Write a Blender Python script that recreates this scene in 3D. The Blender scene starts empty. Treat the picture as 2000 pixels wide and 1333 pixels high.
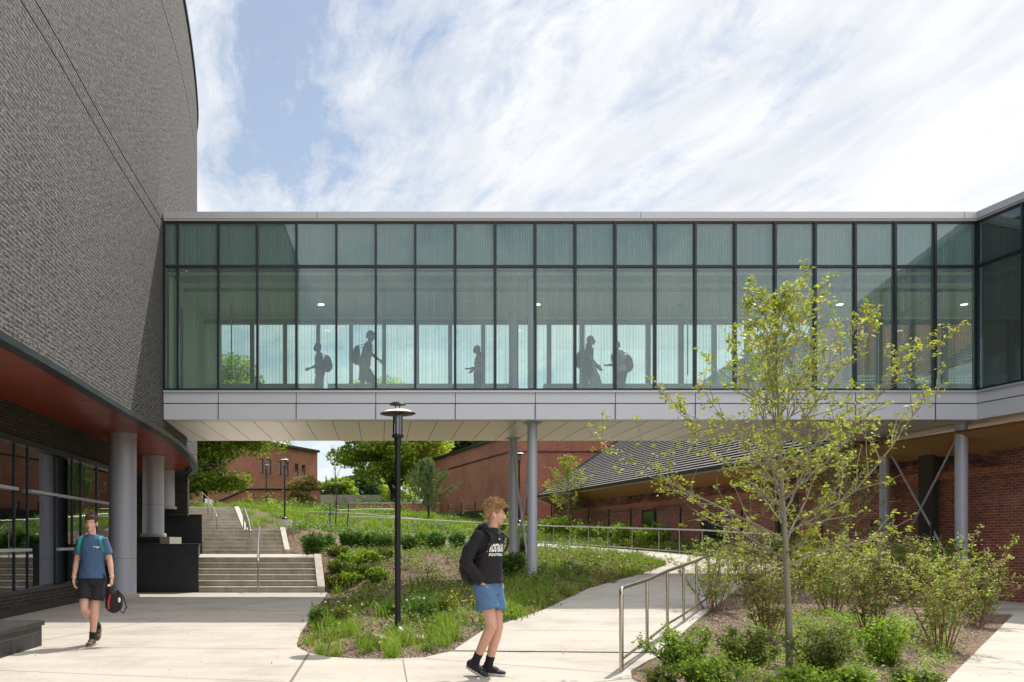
import bpy, bmesh, math, random
import numpy as np
from mathutils import Vector, Matrix, noise, geometry
from mathutils.bvhtree import BVHTree
SC = bpy.context.scene
COL = SC.collection
R = math.radians
F, CX, HY, CH = 1700.0, 740.0, 1060.0, 1.4      # focal (px), principal x, horizon y, eye height

def wx(px, Y): return (px-CX)*Y/F
def wz(py, Y): return CH+(HY-py)*Y/F
def G(px, py, z=0.0):                            # point of the level z seen at a pixel
    Y = F*(CH-z)/(py-HY)
    return (wx(px, Y), Y, z)

# ------------------------------------------------------------------ materials
MATS = {}
class NT:
    def __init__(s, name):
        m = bpy.data.materials.new(name); m.use_nodes = True
        s.m = m; s.t = m.node_tree; s.n = s.t.nodes; s.l = s.t.links
        s.n.clear(); s.out = s.n.new('ShaderNodeOutputMaterial')
    def node(s, typ, **k):
        n = s.n.new(typ)
        for a, v in k.items():
            if a.startswith('i_'):
                key = a[2:]
                key = int(key) if key.isdigit() else key.replace('_', ' ')
                s.set(n, key, v)
            else: setattr(n, a, v)
        return n
    def set(s, n, key, v):
        if hasattr(v, 'is_output') or hasattr(v, 'links'): s.l.new(v, n.inputs[key])
        else:
            if isinstance(v, (tuple, list)) and len(v) == 3 and n.inputs[key].type == 'RGBA': v = (*v, 1)
            n.inputs[key].default_value = v
    def ramp(s, fac, stops):
        r = s.node('ShaderNodeValToRGB'); s.l.new(fac, r.inputs[0])
        e = r.color_ramp.elements
        while len(e) < len(stops): e.new(.5)
        for i, (p, c) in enumerate(stops):
            e[i].position = p; e[i].color = (*c, 1) if len(c) == 3 else c
        return r.outputs[0]
    def noise(s, vec, scale, detail=4, rough=.55, dist=0):
        n = s.node('ShaderNodeTexNoise', i_Scale=scale, i_Detail=detail, i_Roughness=rough, i_Distortion=dist)
        if vec is not None: s.l.new(vec, n.inputs['Vector'])
        return n.outputs[0]
    def mix(s, fac, a, b, mode='MIX'):
        n = s.node('ShaderNodeMix', data_type='RGBA', blend_type=mode)
        s.set(n, 0, fac); s.set(n, 6, a); s.set(n, 7, b)
        return n.outputs[2]
    def math(s, op, a, b=0.0, c=None, clamp=False):
        n = s.node('ShaderNodeMath', operation=op, use_clamp=clamp)
        s.set(n, 0, a); s.set(n, 1, b)
        if c is not None: s.set(n, 2, c)
        return n.outputs[0]
    def map(s, vec, scale=(1,1,1), rot=(0,0,0), loc=(0,0,0)):
        n = s.node('ShaderNodeMapping'); s.l.new(vec, n.inputs[0])
        n.inputs['Scale'].default_value = scale; n.inputs['Rotation'].default_value = rot; n.inputs['Location'].default_value = loc
        return n.outputs[0]
    def pos(s): return s.node('ShaderNodeNewGeometry').outputs['Position']
    def obj(s): return s.node('ShaderNodeTexCoord').outputs['Object']
    def uv(s): return s.node('ShaderNodeTexCoord').outputs['UV']
    def bump(s, h, strength=.3, dist=.02):
        b = s.node('ShaderNodeBump', i_Strength=strength, i_Distance=dist); s.l.new(h, b.inputs['Height']); return b.outputs[0]
    def princ(s, col, rough=.6, metal=0, normal=None, **k):
        p = s.node('ShaderNodeBsdfPrincipled')
        s.set(p, 'Base Color', col); s.set(p, 'Roughness', rough); s.set(p, 'Metallic', metal)
        if normal is not None: s.l.new(normal, p.inputs['Normal'])
        for a, v in k.items(): s.set(p, a.replace('_', ' '), v)
        return p.outputs[0]
    def done(s, sh): s.l.new(sh, s.out.inputs[0]); MATS[s.m.name] = s.m; return s.m

def plain(name, col, rough=.6, metal=0, var=.15, vscale=6, bump=0, bscale=60, spec=.5):
    t = NT(name); v = t.obj()
    n = t.noise(v, vscale, 5)
    c = t.mix(n, tuple(x*(1-var) for x in col), tuple(min(1, x*(1+var)) for x in col))
    nm = t.bump(t.noise(v, bscale, 3), bump, .01) if bump else None
    rr = t.math('MULTIPLY_ADD', n, .2, rough-.1, clamp=True)
    return t.done(t.princ(c, rr, metal, nm, Specular_IOR_Level=spec))

def brick(name, c1, c2, mortar, bw=.2, rh=.0677, ms=.012, rough=.85, bump=.6, patch=None, stain=False, speck=None, joints=None):
    t = NT(name); uv = t.uv()
    b = t.node('ShaderNodeTexBrick', offset=.5, i_Scale=1, i_Color1=(*c1, 1), i_Color2=(*c2, 1), i_Mortar=(*mortar, 1))
    t.set(b, 'Mortar Size', ms); t.set(b, 'Mortar Smooth', .2); t.set(b, 'Brick Width', bw); t.set(b, 'Row Height', rh); t.set(b, 'Bias', -.1)
    t.l.new(uv, b.inputs['Vector'])
    col = b.outputs[0]
    big = t.noise(uv, .5, 5, .6)
    col = t.mix(.15 if speck else .8, col, t.ramp(big, [(.3, (.72,.72,.72)), (.7, (1.15,1.12,1.1))]), 'MULTIPLY')
    fine = t.noise(t.map(uv, (5, 16, 1)), 1.0, 2)
    col = t.mix(.75, col, t.ramp(fine, [(.3, (.6,.6,.62)), (.7, (1.3,1.28,1.25))]), 'MULTIPLY')
    h = t.math('SUBTRACT', 1.0, b.outputs[1])
    if speck:
        s2 = t.noise(t.map(uv, (4.2, 14.8, 1)), 1.7, 3, .75)
        col = t.mix(t.ramp(s2, [(.5, (0,0,0)), (.62, (1,1,1))]), col, speck)
        s3 = t.noise(t.map(uv, (6, 15, 1), loc=(7,3,1)), 2.0, 2, .6)
        col = t.mix(t.ramp(s3, [(.54, (0,0,0)), (.64, (.8,.8,.8))]), col, (.012,.012,.014))
        h = t.math('ADD', h, t.math('MULTIPLY', s2, 1.6))
    if stain:
        sep = t.node('ShaderNodeSeparateXYZ'); t.l.new(uv, sep.inputs[0])
        hz = t.math('MULTIPLY_ADD', sep.outputs[1], 1.1, -2.75, clamp=True)
        st = t.noise(t.map(uv, (.5, 1.4, 1)), 1.3, 7, .72)
        fac = t.math('MULTIPLY', t.ramp(st, [(.4, (0,0,0)), (.58, (1,1,1))]), hz)
        col = t.mix(t.math('MULTIPLY', fac, .9), col, (.018,.015,.013))
        ef = t.noise(t.map(uv, (.8, 3, 1), loc=(4,9,0)), 1.2, 6, .7)
        col = t.mix(t.ramp(ef, [(.55, (0,0,0)), (.75, (.45,.45,.45))]), col, (.33,.27,.22))
    nm = t.bump(h, bump, .012)
    return t.done(t.princ(col, rough, 0, nm, Specular_IOR_Level=.3))

def leafmat(name, c1, c2, c3=None, trans=.35, rough=.5):
    t = NT(name); g = t.node('ShaderNodeNewGeometry'); r = g.outputs['Random Per Island']
    stops = [(.0, c1), (.6, c2)] + ([(.95, c3)] if c3 else [])
    c = t.ramp(r, stops)
    cl = t.noise(t.obj(), 2.2, 2)
    c = t.mix(.7, c, t.ramp(cl, [(.3, (.65,.7,.65)), (.7, (1.25,1.2,1.1))]), 'MULTIPLY')
    p = t.princ(c, rough, Specular_IOR_Level=.18)
    tr = t.node('ShaderNodeBsdfTranslucent'); t.l.new(t.mix(1, c, (1.3,1.35,.6), 'MULTIPLY'), tr.inputs[0])
    m = t.node('ShaderNodeMixShader', i_0=trans); t.l.new(p, m.inputs[1]); t.l.new(tr.outputs[0], m.inputs[2])
    return t.done(m.outputs[0])

def make_mats():
    brick('grey_brick', (.026,.027,.031), (.068,.068,.071), (.19,.172,.148), .29, .068, .012, speck=(.165,.165,.17), bump=1.0)
    brick('dark_brick', (.022,.02,.02), (.045,.038,.035), (.09,.075,.06), .29, .068, .009)
    brick('red_brick', (.31,.095,.05), (.43,.15,.08), (.42,.3,.22), .2, .0677, .008)
    brick('gym_brick', (.26,.07,.045), (.42,.125,.08), (.4,.28,.2), .2, .0677, .009, stain=True)
    # paving concrete
    for nm, base in (('concrete', (.45,.41,.35)), ('step_concrete', (.58,.53,.45))):
        t = NT(nm); p = t.pos()
        a = t.noise(p, .35, 6, .65); b = t.noise(p, 14, 5, .6); c = t.noise(t.map(p, (.15, 2.2, 1)), 1.1, 5, .6)
        col = t.mix(a, tuple(x*.86 for x in base), tuple(x*1.1 for x in base))
        col = t.mix(.45, col, t.ramp(b, [(.3, (.82,.82,.82)), (.7, (1.08,1.08,1.08))]), 'MULTIPLY')
        col = t.mix(.5, col, t.ramp(c, [(.35, (.86,.85,.83)), (.6, (1.04,1.04,1.04))]), 'MULTIPLY')
        big = t.noise(t.map(p, (1,1,1), loc=(3,8,0)), .9, 7, .68)
        col = t.mix(.7, col, t.ramp(big, [(.34, (.74,.73,.71)), (.5, (1,1,1)), (.68, (1.06,1.05,1.04))]), 'MULTIPLY')
        wv = t.noise(p, 5.5, 3, .5, 3.5)
        col = t.mix(t.ramp(wv, [(.493, (0,0,0)), (.5, (.28,.28,.28)), (.507, (0,0,0))]), col, tuple(x*.5 for x in base))
        gt = t.node('ShaderNodeTexVoronoi', i_Scale=7.0); t.l.new(p, gt.inputs['Vector'])
        col = t.mix(t.ramp(gt.outputs[0], [(.035, (.8,.8,.8)), (.06, (0,0,0))]), col, (.10,.085,.06))
        sp = t.noise(p, 3.1, 8, .75)
        col = t.mix(t.ramp(sp, [(.66, (0,0,0)), (.74, (.5,.5,.5))]), col, tuple(x*.55 for x in base))
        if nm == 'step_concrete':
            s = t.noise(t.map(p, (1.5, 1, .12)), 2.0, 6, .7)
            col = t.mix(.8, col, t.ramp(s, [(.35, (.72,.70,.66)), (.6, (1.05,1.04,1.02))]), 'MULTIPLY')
        vo = t.node('ShaderNodeTexVoronoi', i_Scale=.9); t.l.new(p, vo.inputs['Vector'])
        t.done(t.princ(col, .8, 0, t.bump(t.noise(p, 90, 4), .12, .01), Specular_IOR_Level=.3))
    plain('pad_concrete', (.42,.38,.32), .85, bump=.4, bscale=40, var=.25)
    # mulch
    t = NT('mulch'); p = t.pos()
    v = t.node('ShaderNodeTexVoronoi', i_Scale=26); t.l.new(t.map(p, (1, .6, 1)), v.inputs['Vector'])
    v2 = t.node('ShaderNodeTexVoronoi', i_Scale=60); t.l.new(p, v2.inputs['Vector'])
    col = t.ramp(v.outputs[1], [(.0, (.10,.068,.048)), (.35, (.27,.20,.145)), (.65, (.18,.128,.09)), (1, (.38,.31,.25))])
    col = t.mix(.6, col, t.ramp(t.noise(p, .8, 6, .7), [(.3, (.55,.52,.5)), (.7, (1.25,1.2,1.15))]), 'MULTIPLY')
    col = t.mix(.4, col, v2.outputs[1], 'OVERLAY')
    sepp = t.node('ShaderNodeSeparateXYZ'); t.l.new(p, sepp.inputs[0])
    far = t.math('MULTIPLY_ADD', sepp.outputs[1], .06, -2.6, clamp=True)
    gr = t.ramp(t.noise(p, .6, 6, .7), [(.35, (.05,.09,.02)), (.65, (.13,.19,.05))])
    col = t.mix(far, col, gr)
    t.done(t.princ(col, .95, 0, t.bump(v.outputs[0], 1, .05), Specular_IOR_Level=.1))
    t = NT('chip'); r = t.node('ShaderNodeNewGeometry').outputs['Random Per Island']
    t.done(t.princ(t.ramp(r, [(0, (.09,.06,.04)), (.4, (.28,.21,.155)), (.75, (.20,.14,.10)), (1, (.50,.43,.36))]), .9))
    # metals
    plain('panel_metal', (.57,.58,.61), .42, .15, .06, .8)
    plain('cap_metal', (.50,.50,.51), .4, .4, .04, 1.5)
    plain('soffit_metal', (.86,.84,.80), .34, .35, .06, .8)
    plain('column_paint', (.44,.46,.51), .4, .1, .03, 2)
    plain('mullion_dark', (.018,.024,.03), .35, .3, .1)
    plain('mullion_inner', (.10,.14,.13), .45, .1, .1)
    plain('stainless', (.50,.46,.41), .25, .95, .05, 20)
    plain('black_metal', (.010,.010,.012), .38, .2, .1)
    plain('trim_black', (.022,.028,.03), .35, .3, .15, 3)
    plain('ceiling_white', (.86,.91,.76), .7, 0, .03, 1)
    plain('floor_dark', (.62,.62,.58), .5, 0, .1, 2)
    plain('spandrel', (.19,.285,.34), .5, 0, .08, .7)
    plain('ledge_paint', (.42,.47,.42), .5, 0, .04)
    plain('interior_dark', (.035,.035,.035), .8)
    plain('ochre_soffit', (.36,.21,.08), .6, 0, .15, 1.5)
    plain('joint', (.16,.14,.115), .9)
    plain('rubber', (.02,.02,.02), .8)
    t = NT('red_panel'); p = t.obj()
    w = t.noise(t.map(p, (6, .25, 1)), 2, 5)
    t.done(t.princ(t.mix(w, (.19,.032,.012), (.34,.062,.023)), .3, 0, Specular_IOR_Level=.5))
    # granite
    t = NT('black_granite'); uv = t.uv()
    b = t.node('ShaderNodeTexBrick', offset=.5, i_Scale=1, i_Color1=(.011,.012,.014,1), i_Color2=(.017,.018,.02,1), i_Mortar=(.05,.045,.03,1))
    t.set(b, 'Mortar Size', .006); t.set(b, 'Brick Width', 1.45); t.set(b, 'Row Height', 1.4); t.l.new(t.map(uv, loc=(.35, .05, 0)), b.inputs['Vector'])
    c = t.mix(t.noise(uv, 4, 6, .7), b.outputs[0], (.03,.03,.032))
    t.done(t.princ(c, .45, Specular_IOR_Level=.4))
    t = NT('bench_granite'); uv = t.uv()
    b = t.node('ShaderNodeTexBrick', offset=.5, i_Scale=1, i_Color1=(.012,.013,.015,1), i_Color2=(.022,.022,.024,1), i_Mortar=(.09,.08,.06,1))
    t.set(b, 'Mortar Size', .006); t.set(b, 'Brick Width', .6); t.set(b, 'Row Height', .2); t.l.new(uv, b.inputs['Vector'])
    c = t.mix(.5, b.outputs[0], t.ramp(t.noise(uv, 30, 5, .7), [(.3, (.5,.5,.5)), (.7, (1.6,1.55,1.5))]), 'MULTIPLY')
    t.done(t.princ(c, .5, Specular_IOR_Level=.45))
    # glass types
    def glass(name, tint, refl, stripes=0., opacity=.5, scol=(.55,.62,.58), fk=1.25, film=0.):
        t = NT(name)
        tr = t.node('ShaderNodeBsdfTransparent'); t.set(tr, 0, (*tint, 1))
        gl = t.node('ShaderNodeBsdfGlossy'); t.set(gl, 'Roughness', .0); t.set(gl, 'Color', (.9,.95,1,1))
        fr = t.node('ShaderNodeFresnel', i_IOR=1.5)
        fac = t.math('MULTIPLY_ADD', fr.outputs[0], fk, refl, clamp=True)
        base = tr.outputs[0]
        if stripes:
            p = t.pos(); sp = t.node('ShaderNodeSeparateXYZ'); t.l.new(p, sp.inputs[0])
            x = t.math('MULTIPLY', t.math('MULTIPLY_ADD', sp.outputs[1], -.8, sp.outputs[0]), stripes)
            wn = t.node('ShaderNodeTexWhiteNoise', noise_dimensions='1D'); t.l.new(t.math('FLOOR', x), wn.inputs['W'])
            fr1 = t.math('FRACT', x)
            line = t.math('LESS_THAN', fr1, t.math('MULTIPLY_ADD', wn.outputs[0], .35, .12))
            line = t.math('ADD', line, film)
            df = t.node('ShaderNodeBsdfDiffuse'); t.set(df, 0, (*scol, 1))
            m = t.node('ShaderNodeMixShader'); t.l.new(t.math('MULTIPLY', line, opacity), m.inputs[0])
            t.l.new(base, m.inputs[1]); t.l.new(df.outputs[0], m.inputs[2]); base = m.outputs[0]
        m = t.node('ShaderNodeMixShader'); t.l.new(fac, m.inputs[0]); t.l.new(base, m.inputs[1]); t.l.new(gl.outputs[0], m.inputs[2])
        return t.done(m.outputs[0])
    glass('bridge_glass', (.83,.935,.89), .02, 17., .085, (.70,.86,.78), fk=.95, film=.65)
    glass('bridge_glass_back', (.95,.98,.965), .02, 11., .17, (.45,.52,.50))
    glass('shop_glass', (.22,.27,.27), .13)
    glass('lamp_glass', (.9,.9,.88), .02)
    t = NT('window_glass'); gl = t.princ((.02,.025,.022), .06, 0, Specular_IOR_Level=.9); t.done(gl)
    # roof
    t = NT('roof_slat'); p = t.obj()
    c = t.mix(t.noise(t.map(p, (3,.4,3)), 1.5, 5), (.13,.12,.108), (.23,.21,.19))
    t.done(t.princ(c, .8, Specular_IOR_Level=.2))
    plain('roof_gap_shade', (.02,.018,.017), .9)  # shade between slat courses, painted dark on the riser faces
    # bark, leaves
    plain('bark', (.24,.215,.16), .9, 0, .35, 12, .7, 60)
    plain('bark_dark', (.05,.04,.032), .9, 0, .35, 12, .5, 40)
    plain('stem_red', (.24,.115,.065), .75, 0, .35, 12)
    leafmat('leaf_spring', (.19,.245,.035), (.33,.37,.07), (.48,.46,.15), .42)
    leafmat('leaf_maple', (.13,.20,.028), (.235,.32,.05), (.35,.40,.10), .5)
    leafmat('leaf_maple_light', (.20,.29,.045), (.33,.41,.075), (.44,.48,.13), .5)
    leafmat('leaf_dark', (0.022,0.054,0.017), (0.048,0.096,0.026), (0.084,0.132,0.036), .2)
    leafmat('leaf_pine', (.12,.18,.08), (.21,.28,.12), (.32,.36,.16), .25)
    leafmat('leaf_shrub', (.085,.125,.03), (.17,.215,.05), (.28,.30,.10), .35)
    leafmat('leaf_cream', (.22,.26,.07), (.42,.41,.17), (.66,.58,.36), .3)
    leafmat('leaf_perennial', (0.053,0.128,0.027), (0.105,0.210,0.042), (0.180,0.270,0.060), .3)
    leafmat('leaf_lime', (.15,.26,.028), (.24,.36,.045), (.34,.42,.08), .4)
    leafmat('leaf_redbud', (0.168,0.156,0.054), (0.300,0.252,0.096), (0.360,0.192,0.120), .35)
    leafmat('grass_blade', (.13,.24,.025), (.23,.36,.045), (.38,.40,.12), .4)
    leafmat('dry_blade', (.20,.12,.05), (.30,.20,.10), (.38,.28,.16), .3)
    leafmat('flower_yellow', (.6,.48,.03), (.75,.62,.05), None, .2)
    plain('flower_white', (.75,.75,.72), .6)
    # cloth, skin
    plain('skin', (.62,.36,.26), .45, 0, .14, 7)
    plain('skin_pink', (.60,.325,.235), .45, 0, .16, 7)
    plain('skin_dark', (.10,.05,.033), .5, 0, .1)
    plain('skin_tan', (.26,.14,.10), .5, 0, .1)
    plain('hair_brown', (.075,.032,.016), .8, 0, .5, 60, .8, 120)
    plain('hair_blond', (.33,.19,.085), .8, 0, .6, 45, .8, 120)
    plain('hair_black', (.012,.01,.01), .5)
    plain('tee_blue', (.055,.105,.205), .9, 0, .15, 12, .3, 200)
    plain('short_blue', (.085,.17,.30), .9, 0, .2, 18, .3, 200)
    plain('black_cloth', (.012,.010,.013), .85, 0, .3, 14, .2, 150)
    plain('hoodie_black', (.012,.010,.014), .9, 0, .3, 14, .3, 180)
    plain('dark_cloth', (.010,.012,.014), .9)
    plain('grey_tee', (.09,.11,.12), .9)
    plain('white_tee', (.5,.5,.48), .9)
    plain('coral_top', (.6,.13,.07), .9)
    plain('yellow_tee', (.72,.36,.02), .8, 0, .12, 12)
    plain('teal_strap', (.015,.27,.25), .7)
    plain('white_print', (.85,.85,.83), .8, 0, .02)
    plain('sock_black', (.01,.01,.012), .9)
    plain('shoe_brown', (.075,.05,.035), .8, 0, .2)
    plain('shoe_black', (.012,.012,.014), .7)
    plain('sole_white', (.55,.53,.5), .7)
    plain('sole_tan', (.30,.22,.14), .7)
    plain('red_cloth', (.5,.03,.02), .8)
    plain('white_plastic', (.75,.75,.75), .3)
    plain('eye_dark', (.02,.015,.012), .3)
    plain('lip', (.46,.20,.15), .5)
    plain('bag_clear', (.4,.42,.42), .5)
    plain('lamp_inner', (.72,.68,.58), .5, 0, .03)
    plain('lamp_grey', (.35,.35,.36), .4, .5)
    t = NT('lit_lamp'); e = t.node('ShaderNodeEmission', i_Strength=2.5); t.set(e, 0, (1,.85,.6,1)); t.done(e.outputs[0])

# ------------------------------------------------------------------ object helpers
def link(o, parent=None):
    COL.objects.link(o)
    if parent is not None: o.parent = parent
    return o
def tag(o, label=None, cat=None, group=None, kind=None):
    if label: o['label'] = label
    if cat: o['category'] = cat
    if group: o['group'] = group
    if kind: o['kind'] = kind
    return o
def empty(name, loc=(0,0,0), rz=0, label=None, cat=None, group=None):
    o = bpy.data.objects.new(name, None); o.location = loc; o.rotation_euler = (0,0,rz); o.empty_display_size = .3
    COL.objects.link(o); return tag(o, label, cat, group)
def autouv(me):
    if not me.polygons: return
    uvl = me.uv_layers.active or me.uv_layers.new(name='UVMap')
    for p in me.polygons:
        n = p.normal
        if abs(n.z) > .7: t = None
        else:
            L = math.hypot(n.x, n.y) or 1; t = (-n.y/L, n.x/L)
        for li in p.loop_indices:
            v = me.vertices[me.loops[li].vertex_index].co
            uvl.data[li].uv = (v.x, v.y) if t is None else (v.x*t[0]+v.y*t[1], v.z)
def mesh(name, verts, faces, mat, parent=None, smooth=False, uv=True, uvs=None):
    me = bpy.data.meshes.new(name); me.from_pydata([tuple(v) for v in verts], [], faces); me.update()
    ms = mat if isinstance(mat, (list, tuple)) else [mat]
    for m in ms: me.materials.append(MATS[m])
    if uvs is not None:
        l = me.uv_layers.new(name='UVMap')
        for i, lp in enumerate(me.loops): l.data[i].uv = uvs[lp.vertex_index]
    elif uv: autouv(me)
    if smooth: me.shade_smooth()
    return link(bpy.data.objects.new(name, me), parent)
class MB:                                        # collects boxes, tubes and lathes for ONE mesh object
    def __init__(s): s.v = []; s.f = []; s.sm = []; s.mi = []; s.cur = 0
    def add(s, vs, fs, smooth=False):
        o = len(s.v); s.v += [tuple(v) for v in vs]; s.f += [tuple(i+o for i in f) for f in fs]
        s.sm += [smooth]*len(fs); s.mi += [s.cur]*len(fs); return s
    def box(s, x0, x1, y0, y1, z0, z1):
        return s.add([(x0,y0,z0),(x1,y0,z0),(x1,y1,z0),(x0,y1,z0),(x0,y0,z1),(x1,y0,z1),(x1,y1,z1),(x0,y1,z1)],
                     [(3,2,1,0),(4,5,6,7),(0,1,5,4),(1,2,6,5),(2,3,7,6),(3,0,4,7)])
    def bar(s, a, b, w, z0, z1):                 # vertical slab along a-b of thickness w (centred)
        a = Vector(a[:2]); b = Vector(b[:2]); n = (b-a).normalized(); n = Vector((-n.y, n.x))*w/2
        P = [a-n, b-n, b+n, a+n]
        return s.add([(p.x,p.y,z0) for p in P]+[(p.x,p.y,z1) for p in P], [(3,2,1,0),(4,5,6,7),(0,1,5,4),(1,2,6,5),(2,3,7,6),(3,0,4,7)])
    def prism(s, pts, z0, z1):                   # ccw outline
        n = len(pts)
        tris = geometry.tessellate_polygon([[Vector((p[0], p[1], 0)) for p in pts]])
        vs = [(p[0],p[1],z0) for p in pts]+[(p[0],p[1],z1) for p in pts]
        fs = []
        for t in tris:
            a, b, c = [Vector(pts[i][:2]) for i in t]
            if (b-a).cross(c-a) < 0: t = (t[0], t[2], t[1])
            fs.append((t[0]+n, t[1]+n, t[2]+n)); fs.append((t[2], t[1], t[0]))
        fs += [(i, (i+1) % n, (i+1) % n+n, i+n) for i in range(n)]
        return s.add(vs, fs)
    def tube(s, pts, r, seg=8, cap=True, smooth=True):
        pts = [Vector(p) for p in pts]; rr = r if isinstance(r, (list, tuple)) else [r]*len(pts)
        vs = []; u = None
        for i, p in enumerate(pts):
            if i == 0: d = pts[1]-p
            elif i == len(pts)-1: d = p-pts[i-1]
            else: d = (pts[i+1]-p).normalized()+(p-pts[i-1]).normalized()
            d = d.normalized() if d.length > 1e-9 else Vector((0,0,1))
            if u is None: u = d.orthogonal().normalized()
            else:
                u = (u-d*u.dot(d)); u = u.normalized() if u.length > 1e-6 else d.orthogonal().normalized()
            w = d.cross(u)
            for k in range(seg):
                a = 2*math.pi*k/seg; vs.append(p+(u*math.cos(a)+w*math.sin(a))*rr[i])
        fs = [(i*seg+k, i*seg+(k+1) % seg, (i+1)*seg+(k+1) % seg, (i+1)*seg+k) for i in range(len(pts)-1) for k in range(seg)]
        if cap: fs += [tuple(range(seg-1, -1, -1)), tuple(range((len(pts)-1)*seg, len(pts)*seg))]
        return s.add(vs, fs, smooth)
    def lathe(s, prof, c=(0,0,0), seg=24, smooth=True):
        vs = []; m = len(prof)
        for r, z in prof:
            for k in range(seg):
                a = 2*math.pi*k/seg; vs.append((c[0]+r*math.cos(a), c[1]+r*math.sin(a), c[2]+z))
        fs = [(i*seg+k, i*seg+(k+1) % seg, (i+1)*seg+(k+1) % seg, (i+1)*seg+k) for i in range(m-1) for k in range(seg)]
        if prof[0][0] > 1e-4: fs.append(tuple(range(seg-1, -1, -1)))
        if prof[-1][0] > 1e-4: fs.append(tuple(range((m-1)*seg, m*seg)))
        return s.add(vs, fs, smooth)
    def ell(s, c, r, rot=None, seg=16, rings=10):
        vs = []; M = rot or Matrix.Identity(3); c = Vector(c)
        for i in range(rings+1):
            th = math.pi*i/rings
            for k in range(seg):
                a = 2*math.pi*k/seg
                vs.append(c+M @ Vector((r[0]*math.sin(th)*math.cos(a), r[1]*math.sin(th)*math.sin(a), -r[2]*math.cos(th))))
        fs = [(i*seg+k, i*seg+(k+1) % seg, (i+1)*seg+(k+1) % seg, (i+1)*seg+k) for i in range(rings) for k in range(seg)]
        return s.add(vs, fs, True)
    def cap(s, a, b, ra, rb, seg=12):            # tapered capsule
        a = Vector(a); b = Vector(b); d = b-a; L = d.length or 1e-6; d /= L
        s.tube([a-d*ra*.98, a-d*ra*.7, a, b, b+d*rb*.7, b+d*rb*.98], [ra*.2, ra*.71, ra, rb, rb*.71, rb*.2], seg); return s
    def build(s, name, mat, parent=None, bevel=0, uv=True):
        me = bpy.data.meshes.new(name); me.from_pydata(s.v, [], s.f); me.update()
        ms = mat if isinstance(mat, (list, tuple)) else [mat]
        for m in ms: me.materials.append(MATS[m])
        me.polygons.foreach_set('use_smooth', s.sm); me.polygons.foreach_set('material_index', s.mi)
        if any(s.sm): me.set_sharp_from_angle(angle=R(38))
        if uv: autouv(me)
        o = link(bpy.data.objects.new(name, me), parent)
        if bevel:
            b = o.modifiers.new('bevel', 'BEVEL'); b.width = bevel; b.segments = 2; b.limit_method = 'ANGLE'
        return o
def copy_tree(o, parent=None):
    c = o.copy(); COL.objects.link(c)
    if parent is not None: c.parent = parent
    for ch in list(o.children): copy_tree(ch, c)
    return c
def remesh(mb, voxel=.008, smooth=4, fac=.5):
    me = bpy.data.meshes.new('tmp'); me.from_pydata(mb.v, [], mb.f); me.update()
    o = bpy.data.objects.new('tmp', me); COL.objects.link(o)
    m = o.modifiers.new('r', 'REMESH'); m.mode = 'VOXEL'; m.voxel_size = voxel; m.use_smooth_shade = True
    if smooth:
        k = o.modifiers.new('s', 'SMOOTH'); k.iterations = smooth; k.factor = fac
    bpy.context.view_layer.update()
    dg = bpy.context.evaluated_depsgraph_get()
    out = bpy.data.meshes.new_from_object(o.evaluated_get(dg))
    bpy.data.objects.remove(o); bpy.data.meshes.remove(me)
    return out
def meshobj(name, me, mat, parent=None, wr=0, wscale=9, zs=1.):
    if wr:
        n = len(me.vertices); co = np.empty(n*3); no = np.empty(n*3); me.vertices.foreach_get('co', co); me.vertex_normals.foreach_get('vector', no)
        co = co.reshape(n,3); no = no.reshape(n,3); w = np.empty(n)
        for i, c in enumerate(co.tolist()):
            q = Vector((c[0]*wscale, c[1]*wscale, c[2]*wscale*zs)); q2 = Vector((q.x*.8+q.z*.5, q.y*.8, q.z*.7-q.x*.35)); w[i] = .8*noise.noise(q)+.9*(.35-abs(noise.noise(q2*1.6)))+.45*(.3-abs(noise.noise(q2*3.4+Vector((3,1,7)))))
        me.vertices.foreach_set('co', (co+no*w[:,None]*wr).reshape(-1)); me.update()
    me.name = name; me.materials.clear(); me.materials.append(MATS[mat]); me.shade_smooth()
    return link(bpy.data.objects.new(name, me), parent)

def quads_mesh(name, C, U, V, mat, parent=None, fold=0.):
    """N diamond leaves: centre C, half-length vectors U, half-width vectors V (numpy Nx3)."""
    n = len(C)
    if n == 0: return None
    P = np.empty((n, 4, 3)); P[:,0] = C-U; P[:,1] = C+V-U*.1; P[:,2] = C+U; P[:,3] = C-V-U*.1
    if fold:
        N = np.cross(U, V); N /= (np.linalg.norm(N, axis=1, keepdims=True)+1e-9)
        w = np.linalg.norm(V, axis=1, keepdims=True)
        P[:,1] += N*w*fold; P[:,3] += N*w*fold
    me = bpy.data.meshes.new(name)
    me.vertices.add(4*n); me.vertices.foreach_set('co', P.reshape(-1))
    me.loops.add(4*n); me.loops.foreach_set('vertex_index', np.arange(4*n, dtype=np.int32))
    me.polygons.add(n); me.polygons.foreach_set('loop_start', np.arange(0, 4*n, 4, dtype=np.int32))
    try: me.polygons.foreach_set('loop_total', np.full(n, 4, dtype=np.int32))
    except Exception: pass
    me.update(calc_edges=True); me.validate()
    me.materials.append(MATS[mat])
    return link(bpy.data.objects.new(name, me), parent)
def rnd_dirs(rng, n, up=0.):
    v = rng.normal(size=(n, 3)); v[:,2] += up
    return v/(np.linalg.norm(v, axis=1, keepdims=True)+1e-9)
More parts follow.
